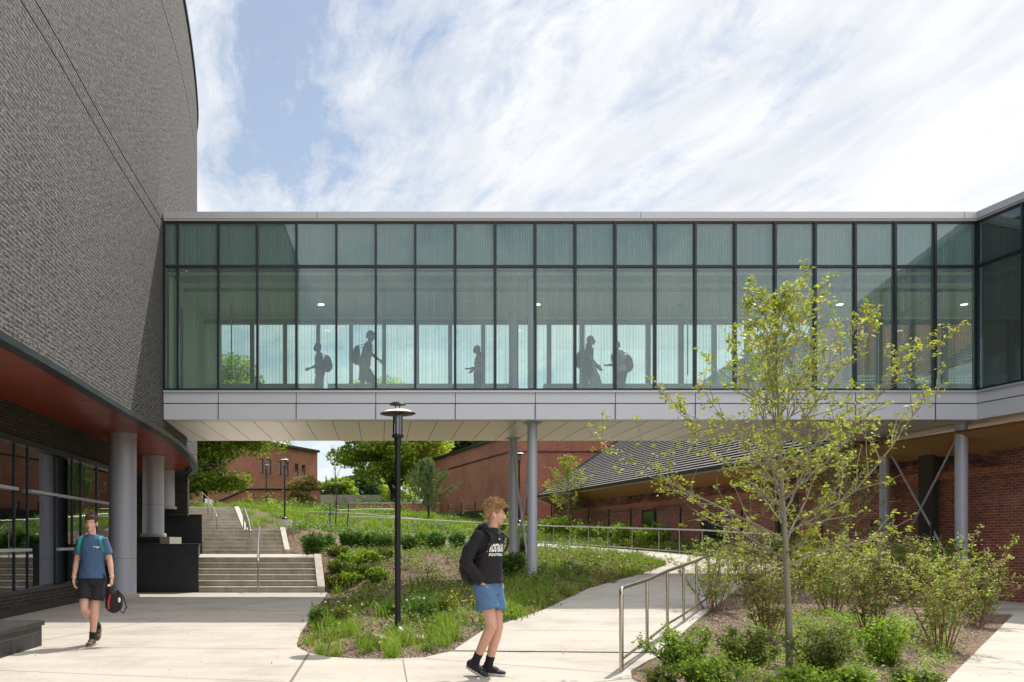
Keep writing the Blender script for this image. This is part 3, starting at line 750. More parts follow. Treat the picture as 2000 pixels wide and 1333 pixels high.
# ------------------------------------------------------------------ black granite walls by the stairs and bench wall
def granite(name, label, x0, xa, xb, y0, y1, z0, z1, cap=True):
    T = empty(name, (xa, y0, z0), 0, label, 'wall', 'black stone walls beside the stairs')
    P = [(x0-xa,0),(0,0),(xb-xa,y1-y0),(x0-xa,y1-y0)]
    MB().prism(P, 0, z1-z0-.05).build('wall_body', 'black_granite', T)
    if cap: MB().prism([(x0-xa,-.02),(.02,-.02),(xb-xa+.02,y1-y0),(x0-xa,y1-y0)], z1-z0-.05, z1-z0).build('coping', 'black_metal', T)
    return T
granite('granite_wall', 'front black stone wall standing on the plaza left of the lowest steps', -9.2, -5.06, -6.85, 24.40, 33.4, 0, 1.36)
granite('granite_wall', 'middle black stone wall, a storey step higher, left of the middle steps', -10.5, -6.80, -10.2, 33.45, 46.0, .6, 2.47)
granite('granite_wall', 'farthest small black stone wall by the third column', -14.5, -10.7, -11.6, 46.05, 50.0, 1.5, 3.92)
granite('granite_plinth', 'low black stone plinth carrying the second grey column', -9.4, -6.72, -6.72, 26.6, 28.4, 1.37, 1.58, cap=False)
MB().box(.003,.30,0,1.6,-.22,.0).build('concrete_end', 'pad_concrete', None)
bpy.data.objects['concrete_end'].parent = bpy.data.objects['granite_plinth']; bpy.data.objects['concrete_end'].location = (0,.1,.20)
T = empty('stone_bench', (-5.6,11.8,0), 0, 'low dark stone bench wall at the bottom left corner of the plaza', 'bench')
MB().box(-1.2,1.03,-6,0,0,.28).build('bench_body', 'bench_granite', T)
MB().box(-1.25,1.06,-6,.03,.28,.345).build('bench_top', 'bench_granite', T, bevel=.006)

# ------------------------------------------------------------------ glass footbridge
YF, YB = 20.5, 24.85
XL, XR = -5.06, 14.09
Z = lambda py: CH+(HY-py)*YF/F
zb, zf2, zf1, zg, zm, zg2, zt = Z(820), Z(789), Z(768), Z(764), Z(521), Z(432.5), Z(416)
FB = empty('glass_footbridge', (0,YF,zb), 0, 'long glass enclosed footbridge on grey columns crossing between the two buildings', 'footbridge')
def FP(o): o.matrix_parent_inverse = Matrix.Translation((0,-YF,-zb)); return o
wd = Vector((.19,-1)).normalized()               # wing direction
CR = Vector((XR, YF)); CE = CR+wd*8
wing = [(XL,YF+.06),(XR+.02,YF+.06),(CE.x+.06,CE.y),(21,CE.y),(21,YB),(XL-.3,YB)]
FP(MB().prism([(XL,YF+.02),(XR+.02,YF+.02),(CE.x+.02,CE.y),(21,CE.y),(21,YB),(XL-.3,YB)], zb+.01, zb+.12).build('soffit', 'soffit_metal', FB))
FP(MB().prism(wing, zg-.12, zg+.0).build('floor_slab', 'floor_dark', FB))
ZC = 7.80
FP(MB().prism([(XL,YF+.35),(XR+.3,YF+.35),(CE.x+.4,CE.y),(21,CE.y),(21,YB-.1),(XL,YB-.1)], ZC, ZC+.08).build('ceiling', 'ceiling_white', FB))
FP(MB().prism(wing, zt-.25, zt-.04).build('roof_slab', 'cap_metal', FB))
n0 = Vector((0,-1)); nw = Vector((wd.y, -wd.x)); nw = Vector((-abs(nw.x), -abs(nw.y)))
def facade_line(off):                            # front line + wing line offset outward
    a = Vector((XL, YF-off)); b0 = Vector((XR, YF-off))
    # intersection of the two offset lines
    p = CR+nw*off; t = (YF-off-p.y)/wd.y; c = p+wd*t
    return [a, c, CE+nw*off]
def band(name, z0, z1, off, mat, th=.12):
    L = facade_line(off); K = facade_line(off-th)
    pts = [L[0], L[1], L[2], K[2], K[1], K[0]]
    return FP(MB().prism([(p.x,p.y) for p in pts], z0, z1).build(name, mat, FB))
band('lower_fascia', zb, zf2-.008, .03, 'panel_metal')
band('upper_fascia', zf2+.012, zf1, .045, 'panel_metal')
band('fascia_groove', zf2-.008, zf2+.012, -.01, 'mullion_dark', .05)
band('sill_ledge', zf1, zg, .085, 'cap_metal')
band('sill_mullion', zg, zg+.055, .035, 'mullion_dark', .1)
band('mid_mullion', zm-.028, zm+.028, .035, 'mullion_dark', .1)
band('head_mullion', zg2-.05, zg2, .035, 'mullion_dark', .1)
band('cap_fascia', zg2+.04, zt, .07, 'cap_metal', .3)
band('cap_groove', zg2, zg2+.04, .035, 'lamp_inner', .1)
mx = [348,427,503,579,657,734,811,889,967,1045,1123,1201,1279,1357,1435,1513,1591,1669,1747,1825]
MX = [XL+.02]+[wx(p, YF) for p in mx]+[XR-.03]
pm = None
for x in MX:
    o = FP(MB().box(x-.026,x+.026,YF-.06,YF+.09,zg+.055,zg2-.05).build('mullion', 'mullion_dark', FB))
for i in range(8):
    p = CR+wd*(1.16*i+.06); a = p-wd*.026; b = p+wd*.026
    FP(MB().bar(a, b, .15, zg+.055, zg2-.05).build('mullion', 'mullion_dark', FB))
for i in range(len(MX)-1):
    a, b = MX[i]+.026, MX[i+1]-.026
    FP(MB().box(a,b,YF,YF+.02,zg+.055,zm-.028).build('lower_pane', 'bridge_glass', FB))
    FP(MB().box(a,b,YF,YF+.02,zm+.028,zg2-.05).build('upper_pane', 'bridge_glass', FB))
for i in range(7):
    a = CR+wd*(1.16*i+.09); b = CR+wd*(1.16*(i+1)+.03)
    FP(MB().bar(a, b, .02, zg+.055, zm-.028).build('lower_pane', 'bridge_glass', FB))
    FP(MB().bar(a, b, .02, zm+.028, zg2-.05).build('upper_pane', 'bridge_glass', FB))
L = facade_line(-.14); K = facade_line(-.20)
FP(MB().prism([(p.x,p.y) for p in (L[0],L[1],L[2],K[2],K[1],K[0])], zm-.02, zt-.26).build('spandrel_panel', 'spandrel', FB))
# fascia panel joints
jx = [427,579,734,889,1045,1201,1357,1513,1669,1825]
for p in jx:
    x = wx(p, YF); FP(MB().box(x-.008,x+.008,YF-.0475,YF-.04,zb,zf1).build('panel_joint', 'mullion_dark', FB))
for p in (620,1250,1880): 
    x = wx(p, YF); FP(MB().box(x-.006,x+.006,YF-.0725,YF-.065,zg2+.045,zt).build('panel_joint', 'joint', FB))
for i in range(1, 5):
    q = CR+wd*(1.9*i)+nw*.046; FP(MB().bar(q-wd*.008, q+wd*.008, .02, zb, zf1).build('panel_joint', 'mullion_dark', FB))
x = -4.9; k = 0
while x < 20:                                    # soffit seams
    FP(MB().box(x-.007,x+.007,YF+.35,YB-.12,zb+.006,zb+.02).build('soffit_seam', 'mullion_dark', FB)); x += .63; k += 1
FP(MB().box(XL,XR,YF+.34,YF+.352,zb+.006,zb+.02).build('soffit_seam', 'joint', FB))
# back wall
bz0, bz1 = zg+.02, 7.74
FP(MB().box(XL-.3,21,YB-.1,YB,bz1,zt-.26).build('back_wall_head', 'ceiling_white', FB))
FP(MB().box(XL-.3,21,YB-.14,YB+.04,bz1-.12,bz1).build('back_head_mullion', 'mullion_inner', FB))
FP(MB().box(XL-.3,21,YB-.05,YB+.03,zb+.1,zg+.02).build('back_fascia', 'panel_metal', FB))
bx = [-4.55]
while bx[-1] < 20: bx.append(bx[-1]+.94)
for x in bx: FP(MB().box(x-.055,x+.055,YB-.12,YB+.03,bz0,bz1-.12).build('back_mullion', 'mullion_inner', FB))
for i in range(len(bx)-1):
    FP(MB().box(bx[i]+.055,bx[i+1]-.055,YB-.02,YB,bz0,bz1-.12).build('back_pane', 'bridge_glass_back', FB))
FP(MB().box(XL-.3,bx[0]-.055,YB-.1,YB,bz0,bz1-.12).build('end_panel', 'ceiling_white', FB))
for a, b in ((345,617),(641,1012),(1062,1780),(1790,1905)):
    a = wx(a, YB-.3); b = wx(b, YB-.3)
    FP(MB().box(a,b,YB-.42,YB-.18,zg+.3,5.86).box(a+.02,b-.02,YB-.40,YB-.2,zg,zg+.3).build('radiator_ledge', 'ledge_paint', FB))
# ceiling beams and downlights, interior posts
for y in (21.9, 22.05): FP(MB().box(XL,XR+1,y,y+.04,ZC-.04,ZC).build('ceiling_trim', 'mullion_inner', FB))
FP(MB().box(XL,XR+1,YF+.35,YF+.9,ZC-.02,ZC).build('ceiling_band', 'spandrel', FB))
for p, lit in ((437,0),(627,1),(910,0),(1049,1),(1190,0),(1470,1),(1640,1),(1883,1),(720,0),(1330,0)):
    x = wx(p, 23.4); 
    FP(MB().lathe([(.085,0),(.085,.01),(.06,.012),(0,.012)], (x,23.4,ZC-.0125), 16).build('downlight', 'lit_lamp' if lit else 'lamp_grey', FB))
FP(MB().box(XL+.02,XL+.12,YF+.4,YB-.2,zg,ZC).build('end_wall', 'ceiling_white', FB))
x = wx(352, 21.3); FP(MB().box(x-.05,x+.05,21.25,21.4,zg,7.15).build('door_jamb', 'interior_dark', FB))
x = wx(341, 21.3); FP(MB().box(x-.07,x+.07,21.3,21.4,6.85,7.1).build('door_closer', 'interior_dark', FB))
colX = wx(1039.5, 21.1)
def post(x, y, z0, z1, r, name='support_column'):
    o = MB().lathe([(r,0),(r,z1-z0)], (x,y,z0), 28).build(name, 'column_paint', FB); FP(o)
    if name == 'support_column':
        k = MB().lathe([(r+.09,0),(r+.09,.02),(r,.02)], (x,y,z1-.02), 28).build('column_flange', 'column_paint', o)
    return o
post(colX, 21.1, 0, zb+.005, .12); post(colX+.02, 24.25, .1, zb+.005, .12)
post(14.12, 21.1, 0, zb+.005, .14); post(14.12, 24.3, .1, zb+.005, .13)
FP(MB().lathe([(.15,0),(.15,.75)], (14.12,21.1,.0), 28).build('column_boot', 'black_metal', FB))
for x, y in ((colX,21.1),(colX+.02,24.25)): post(x, y, zg, ZC, .11, 'interior_column')
def rod(a, b): FP(MB().tube([a, b], .028, 10).build('brace_rod', 'column_paint', FB))
for X, zlo in ((colX+.01,.35),(14.12,.5)):
    rod((X-.03,21.1,zlo),(X-.03,24.25,zb-.1)); rod((X+.03,24.25,zlo),(X+.03,21.1,zb-.1))
for x in (wx(1338,23.6), wx(452,23.4), wx(1690,23.4)):    # slim hanging rods
    FP(MB().tube([(x,23.4,5.9),(x,23.4,ZC)], .02, 8).build('hanging_rod', 'ledge_paint', FB))

# ------------------------------------------------------------------ brick gym with slatted roof, right
GX = lambda y: 17.88-.1435*y                     # wall plane
EXv = lambda y: 16.95-.1435*y                    # eave
RX = lambda y: 28.55-.1435*y
GY = empty('gymnasium', (15,20,0), 0, 'low red brick building with a long dark slatted roof behind the footbridge', 'building')
def GP(o): o.matrix_parent_inverse = Matrix.Translation((-15,-20,0)); return o
yn, yf = 10, 52
holes = [(33.2,34.9,1.35,2.25),(38.6,40.2,1.35,2.9),(28.6,29.9,1.1,3.0)]
segs = []; y = yn
for a, b, z0, z1 in sorted(holes, key=lambda h: h[0]):
    segs.append((y, a, -.3, 4.1)); segs.append((a, b, -.3, z0)); segs.append((a, b, z1, 4.1)); y = b
segs.append((y, yf, -.3, 4.1))
mb = MB()
for a, b, z0, z1 in segs: mb.bar((GX(a)+.15,a), (GX(b)+.15,b), .3, z0, z1)
GP(mb.build('brick_wall', 'gym_brick', GY))
for a, b, z0, z1 in holes:
    w = GP(MB().bar((GX(a)+.12,a),(GX(b)+.12,b), .08, z0, z1).build('window', 'mullion_dark', GY))
    p = MB().bar((GX(a+.1)+.06,a+.1),(GX(b-.1)+.06,b-.1), .02, z0+.1, z1-.1).build('pane', 'window_glass', w)
# soldier course
GP(MB().bar((GX(yn)-.012,yn),(GX(yf)-.012,yf), .03, 3.02, 3.24).build('soldier_course', 'red_brick', GY))
GP(MB().bar((GX(22.7)-.09,22.7),(GX(23.2)-.09,23.2), .18, 0, 4.1).build('downpipe', 'bark_dark', GY))
vs = [(EXv(yn),yn,4.05),(EXv(yf),yf,4.05),(GX(yf),yf,3.62),(GX(yn),yn,3.62)]
GP(mesh('eave_soffit', vs+[(v[0],v[1],v[2]+.04) for v in vs], [(0,1,2,3),(7,6,5,4)], 'ochre_soffit', GY))
ga = MB().bar((EXv(25.1)-.05,25.1),(EXv(yf)-.05,yf), .12, 4.03, 4.20); GP(ga.build('gutter', 'black_metal', GY))
GP(MB().bar((EXv(25.1)-.115,25.1),(EXv(yf)-.115,yf), .02, 4.0, 4.05).build('drip_edge', 'stainless', GY))
# slats: stepped courses
ns = 60; vs, fs = [], []; ya, yb = 25.1, 52
for i in range(ns):
    s0, s1 = i/ns, (i+1)/ns; z0 = 4.2+(12-4.2)*s0; z1 = 4.2+(12-4.2)*s1
    for yy in (ya, yb):
        x0 = EXv(yy)+11.6*s0; x1 = EXv(yy)+11.6*s1
        vs += [(x0,yy,z0-.02),(x0-.015,yy,z0+.035),(x1+.02,yy,z1-.01)]
    k = 6*i; fs += [(k,k+1,k+4,k+3),(k+1,k+2,k+5,k+4)]
o = GP(mesh('slat_roof', vs, [tuple(reversed(f)) for f in fs], ['roof_slat','roof_gap_shade'], GY))
for i_, pl in enumerate(o.data.polygons): pl.material_index = 1-(i_ % 2)
GP(MB().tube([(EXv(yb)-.1,yb+.05,4.1),(RX(yb),yb+.05,12.1)], .12, 6).build('roof_verge', 'black_metal', GY))
GP(MB().tube([(RX(ya),ya,12.05),(RX(yb),yb,12.05)], .12, 6).build('ridge_cap', 'black_metal', GY))
v = [(GX(yf),yf+.02,-.3),(30,yf+.02,-.3),(30,yf+.02,4),(RX(yf),yf+.02,12),(EXv(yf)+.2,yf+.02,4.1),(GX(yf),yf+.02,4.1)]
GP(mesh('gable_wall', v, [(0,1,2,3,4,5)], 'red_brick', GY))
# tower volume with louvres behind the glass at right
TW = empty('brick_tower', (18,25,4.3), 0, 'brown brick wall with white louvred vents seen through the right end of the bridge', 'building')
def TP(o): o.matrix_parent_inverse = Matrix.Translation((-18,-25,-4.3)); return o
TP(MB().box(14.3,21.5,26.4,29,4.35,8.5).build('brick_wall', 'red_brick', TW))
lv = MB()
for k in range(15):
    z = 5.0+k*.10
    lv.box(14.5,21.4,26.32,26.39,z,z+.055)
TP(lv.build('louvre', 'white_plastic', TW))
# brick building 2 (centre, behind)
B2 = empty('brick_hall', (8.25,55,2), 0, 'tall plain red brick block with a dark string course behind the grey twin columns', 'building')
def BP(o): o.matrix_parent_inverse = Matrix.Translation((-8.25,-55,-2)); return o
BP(MB().prism([(8.25,54.9),(30,54.9),(30,75),(3.9,75)], 1.0, 8.15).build('brick_wall', 'red_brick', B2))
BP(MB().bar((8.20,54.85),(3.85,75), .16, 8.15, 8.35).bar((8.2,54.88),(30,54.88), .16, 8.15, 8.35).build('roof_coping', 'trim_black', B2))
BP(MB().bar((8.235,54.95),(3.885,75), .05, 7.08, 7.17).bar((8.2,54.885),(30,54.885), .03, 7.08, 7.17).build('string_course', 'trim_black', B2))
BP(MB().bar((8.1,54.7),(5.6,66), .1, 2.3, 3.6).build('dark_screen', 'trim_black', B2))
# brick building 1 (left, far)
B1 = empty('brick_hall', (-10.8,78,4), 0, 'red brick building with slim paired windows behind the left maple and yellow clad person', 'building')
def B1P(o): o.matrix_parent_inverse = Matrix.Translation((10.8,-78,-4)); return o
pa, pb = Vector((-10.8,78)), Vector((-6.14,87)); dd = (pb-pa).normalized(); LL = (pb-pa).length
ZT1 = 10.37
def onw(px):                                     # distance along the wall for an image column
    k = (px-CX)/F; # x = k*y ; pa + s*dd
    return (k*pa.y-pa.x)/(dd.x-k*dd.y)
wins = []
for a, b, ya_, yb_ in ((508,515,916,920),(521.5,530,896,922),(542,550,899,925.5),(556,564,902,927.5),(576,583,905,930),(589.5,596.5,907.5,932)):
    s0, s1 = onw(a), onw(b); wins.append((s0, s1))
zw0, zw1 = 7.62, 8.98
mb = MB(); s = 0
def wbar(s0, s1, z0, z1, th=.35, off=0): 
    n = Vector((dd.y,-dd.x)); mb.bar(pa+dd*s0-n*(th/2-off), pa+dd*s1-n*(th/2-off), th, z0, z1)
for s0, s1 in wins: wbar(s, s0, 2.5, ZT1); wbar(s0, s1, 2.5, zw0); wbar(s0, s1, zw1, ZT1); s = s1
wbar(s, LL, 2.5, ZT1)
B1P(mb.build('brick_wall', 'red_brick', B1))
n1 = Vector((dd.y,-dd.x))
for s0, s1 in wins:
    w = B1P(MB().bar(pa+dd*s0-n1*.16, pa+dd*s1-n1*.16, .08, zw0, zw1).build('window', 'mullion_dark', B1))
    MB().bar(pa+dd*(s0+.07)-n1*.1, pa+dd*(s1-.07)-n1*.1, .03, zw0+.08, zw1-.08).build('pane', 'window_glass', w)
    B1P(MB().bar(pa+dd*s0-n1*.08, pa+dd*s1-n1*.08, .2, zw0-.22, zw0-.0).build('window_sill', 'red_brick', B1))
B1P(MB().box(-32,-10.85,78.0,78.35,2.5,ZT1).build('brick_wall', 'red_brick', B1))
B1P(MB().bar(pa+n1*.05,pb+n1*.05, .5, ZT1, ZT1+.22).bar((-32,77.95),(-10.7,77.95), .5, ZT1, ZT1+.22).build('roof_coping', 'trim_black', B1))
B1P(mesh('stair_parapet', [(-13.9,74,3),(-5.0,74,3),(-5.0,74,5.9),(-11.2,74,5.9),(-13.9,74,4.75),(-13.9,74.3,3),(-5.0,74.3,3),(-5.0,74.3,5.9),(-11.2,74.3,5.9),(-13.9,74.3,4.75)],
     [(0,1,2,3,4),(9,8,7,6,5),(2,7,8,3),(3,8,9,4),(1,6,7,2)], 'red_brick', B1))
B1P(MB().tube([(-13.9,73.95,4.8),(-11.2,73.95,5.95),(-5,73.95,5.95)], .08, 6).build('parapet_coping', 'trim_black', B1))
# garden walls far behind
T = empty('garden_wall', (-3,84,4.6), 0, 'low grey concrete wall between the far building and the maple', 'wall'); MB().box(-3.6,3.2,0,.4,-.5,1.4).build('wall_body', 'pad_concrete', T)
T = empty('garden_wall', (3,66,3.8), 0, 'low red brick terrace wall under the big maple', 'wall'); MB().box(-5.2,1.6,0,.4,-.5,.55).build('wall_body', 'red_brick', T); MB().box(-5.25,1.65,-.03,.43,.55,.64).build('coping', 'pad_concrete', T)

# ------------------------------------------------------------------ black cable fence along the gym
FN = empty('cable_fence', (12,30,1), 0, 'black cable fence with upright posts in front of the gym wall', 'fence')
def NP(o): o.matrix_parent_inverse = Matrix.Translation((-12,-30,-1)); return o
FX = lambda y: 16.75-.1435*y
fy = [21.5,23.6,25.7,27.8,29.9,32,34.2,36.4,38.7,41.1,43.6,46.2,49]
for y in fy:
    b = gz(FX(y), y)-.1; NP(MB().box(FX(y)-.03,FX(y)+.03,y-.03,y+.03,b,b+1.75).build('post', 'black_metal', FN))
mb = MB()
for k in range(9):
    mb.tube([(FX(y), y, gz(FX(y), y)+.2+.165*k) for y in fy], .008, 4)
NP(mb.build('cables', 'black_metal', FN))
F2 = empty('cable_fence', (6,52,2), 0, 'black cable fence with dark infill beside the young pine', 'fence')
mb = MB(); pts = [(4.6,58),(6.1,55.2),(7.6,52.5),(8.6,50.5)]
for a in dens([(x,y,2.3) for x, y in pts], 1.4):
    o = MB().box(a.x-.035,a.x+.035,a.y-.035,a.y+.035,1.6,4.0).build('post', 'black_metal', F2); o.matrix_parent_inverse = Matrix.Translation((-6,-52,-2))
for k in range(8): mb.tube([(x,y,2.5+.18*k) for x, y in pts], .012, 4)
o = mb.build('cables', 'black_metal', F2); o.matrix_parent_inverse = Matrix.Translation((-6,-52,-2))

# ------------------------------------------------------------------ lamps
def make_lamp(loc, label, h=3.35, pad=None):
    T = empty('street_lamp', loc, 0, label, 'street lamp', 'black lamp posts with disc tops')
    MB().lathe([(.043,.12),(.041,h-.62),(.052,h-.62),(.052,h-.50)], seg=20).build('pole', 'black_metal', T)
    MB().lathe([(.145,0),(.15,.02),(.147,.08),(.11,.115),(.06,.14),(.045,.15)], seg=24).build('base_cover', 'black_metal', T)
    MB().lathe([(.08,h-.51),(.086,h-.50),(.086,h-.48),(.08,h-.47)], seg=24).build('collar', 'black_metal', T)
    MB().lathe([(.073,h-.465),(.073,h-.20)], seg=24).build('glass_cylinder', 'lamp_glass', T)
    MB().lathe([(.041,h-.465),(.041,h-.30),(.047,h-.30),(.047,h-.22),(.03,h-.2),(.03,h-.12)], seg=20).build('lamp_housing', 'lamp_grey', T)
    sh = MB().lathe([(.06,h-.10),(.17,h-.122),(.250,h-.168),(.245,h-.176),(.16,h-.135),(.06,h-.115)], seg=36).build('disc_shade', 'lamp_inner', T)
    MB().lathe([(.247,h-.175),(.256,h-.171),(.256,h-.165),(.247,h-.159)], seg=36).build('shade_rim', 'black_metal', sh)
    tp = MB().lathe([(.0,h+.0),(.08,h-.01),(.118,h-.035),(.112,h-.042),(.0,h-.03)], seg=28).build('top_cap', 'lamp_inner', T)
    MB().lathe([(.112,h-.043),(.121,h-.038),(.10,h-.012),(0,h+.006)], seg=28).build('cap_rim', 'black_metal', tp)
    for a in (2.2, 5.2):
        MB().box(-.007,.007,-.007,.007,0,.49).build('stay_bar', 'black_metal', T).location = (.055*math.cos(a), .055*math.sin(a), h-.5)
    return T
L0 = make_lamp((.27,12.45,.06), 'tall black lamp post rising from the grass in front of the footbridge')
T = empty('lamp_footing', (.27,12.45,0), 0, 'pale square concrete pad under the nearest lamp post', 'footing'); MB().box(-.35,.35,-.3,.3,-.1,.06).build('pad', 'pad_concrete', T, bevel=.01); T.rotation_euler.z = .2; T.location.x = .32
def far_lamp(px, ytop, Y, label, h=3.35, pad=0):
    z = wz(ytop, Y)-h; c = copy_tree(L0); c.location = (wx(px, Y), Y, z); c['label'] = label
    if pad:
        T = empty('lamp_footing', (wx(px,Y)+.08,Y,z), 0, 'round concrete footing under the '+pad, 'footing'); MB().lathe([(.32,-.6),(.32,0),(0,0)], seg=24).build('pad', 'pad_concrete', T)
    return c
far_lamp(556, 893, 46.6, 'black lamp post on the grassy bank right of the stairs', pad='lamp post on the grassy bank')
far_lamp(520, 905, 62, 'black lamp post just right of the person in yellow')
far_lamp(637, 930, 92, 'small distant lamp post against the trees beside the bare sapling')
far_lamp(631, 957, 130, 'tiniest lamp post, farthest away beyond the low grey wall')
far_lamp(1014, 880, 40, 'black lamp post standing between the twin grey columns')
# ------------------------------------------------------------------ people
def loft(mb, rings, seg=28):
    """rings: (cx,cy,z,rx,ry)"""
    vs = []
    for cx, cy_, z, rx, ry in rings:
        for k in range(seg):
            a = 2*math.pi*k/seg; vs.append((cx+rx*math.cos(a), cy_+ry*math.sin(a), z))
    m = len(rings); fs = [(i*seg+k, i*seg+(k+1) % seg, (i+1)*seg+(k+1) % seg, (i+1)*seg+k) for i in range(m-1) for k in range(seg)]
    fs += [tuple(range(seg-1,-1,-1)), tuple(range((m-1)*seg, m*seg))]
    return mb.add(vs, fs, True)
def hand(mb, w, d, side, curl, n=None):
    """w wrist, d finger direction, side: thumb side vector"""
    w = Vector(w); d = Vector(d).normalized(); sd = Vector(side); sd = (sd-d*sd.dot(d)).normalized(); nn = d.cross(sd).normalized()
    if n is not None and nn.dot(Vector(n)) < 0: nn = -nn       # palm normal: fingers curl towards it
    M = Matrix((sd, d, nn)).transposed()
    mb.ell(w+d*.05, (.040,.052,.016), M, 12, 8); mb.cap(w-d*.02, w+d*.02, .026, .026, 8)
    for k, (o, L) in enumerate(((.029,.072),(.010,.082),(-.009,.076),(-.027,.060))):
        a = w+d*.088+sd*o; c = curl*(1+.12*k)
        d1 = (d*math.cos(c*.6)+nn*math.sin(c*.6)); d2 = (d*math.cos(c*1.5)+nn*math.sin(c*1.5)); d3 = (d*math.cos(c*2.3)+nn*math.sin(c*2.3))
        b = a+d1*L*.45; e = b+d2*L*.32; f = e+d3*L*.25
        mb.tube([a-d*.02, a, b, e, f], [.0105,.0105,.0095,.009,.0075], 8)
    t0 = w+sd*.028+d*.025; t1 = t0+(sd*.6+d*.75).normalized()*.040; t2 = t1+(d*.9+nn*.35+sd*.1).normalized()*.030
    mb.tube([w+d*.01+sd*.012, t0, t1, t2], [.014,.014,.0115,.009], 8)
def head_mb(mb, M, c):
    E = lambda p, r, R2=None: mb.ell(Vector(c)+M @ Vector(p), r, M @ (R2 or Matrix.Identity(3)), 20, 14)
    E((0,.015,.030), (.074,.094,.086)); E((0,-.022,-.02), (.060,.070,.088)); E((0,-.040,-.062), (.046,.048,.042)); E((0,-.078,-.093), (.020,.017,.017))
    E((.033,-.062,-.030), (.024,.024,.022)); E((-.033,-.062,-.030), (.024,.024,.022))
    E((0,-.083,.022), (.046,.014,.012)); E((0,-.088,-.062), (.022,.012,.013))
    q = lambda p: Vector(c)+M @ Vector(p)
    mb.cap(q((0,-.088,.008)), q((0,-.112,-.028)), .009, .013, 8)
    E((.010,-.100,-.032), (.009,.010,.008)); E((-.010,-.100,-.032), (.009,.010,.008))
    for s in (-1, 1): E((s*.076,.008,-.012), (.011,.020,.032), Matrix.Rotation(s*.25, 3, 'Z'))
def shoe(T, ank, toe, mat, sole, s, low=False):
    a = Vector(ank); d = Vector(toe)-a; f = Vector((d.x, d.y, d.z+.055)); f.normalize()
    up = Vector((0,0,1)); x = f.cross(up).normalized(); up = x.cross(f).normalized()
    M = Matrix((x, -f, up)).transposed(); o = a-up*.065
    q = lambda p: o+M @ Vector(p)
    mb = MB(); mb.ell(q((0,.03,.03)), (.042,.058,.055), M); mb.ell(q((0,-.045,.028)), (.045,.085,.047), M); mb.ell(q((0,-.135,.012)), (.047,.065,.026), M)
    mb.cap(q((0,.01,.03)), q((0,.005,.075 if low else .09)), .046, .043, 12)
    meshobj('shoe', remesh(mb, .006*s, 3), mat, T)
    sm = MB(); pts = []
    for k in range(24):
        an = 2*math.pi*k/24; y = -.055+.140*math.sin(an); w = .047+.006*max(0, -math.sin(an)); pts.append((w*math.cos(an), y))
    vs = [q((px_, py_, -.022)) for px_, py_ in pts]+[q((px_*1.02, py_*1.01, .002)) for px_, py_ in pts]
    sm.add(vs, [tuple(range(23,-1,-1)), tuple(range(24,48))]+[(i, (i+1) % 24, (i+1) % 24+24, i+24) for i in range(24)]).build('sole', sole, bpy.data.objects[T.children[-1].name])
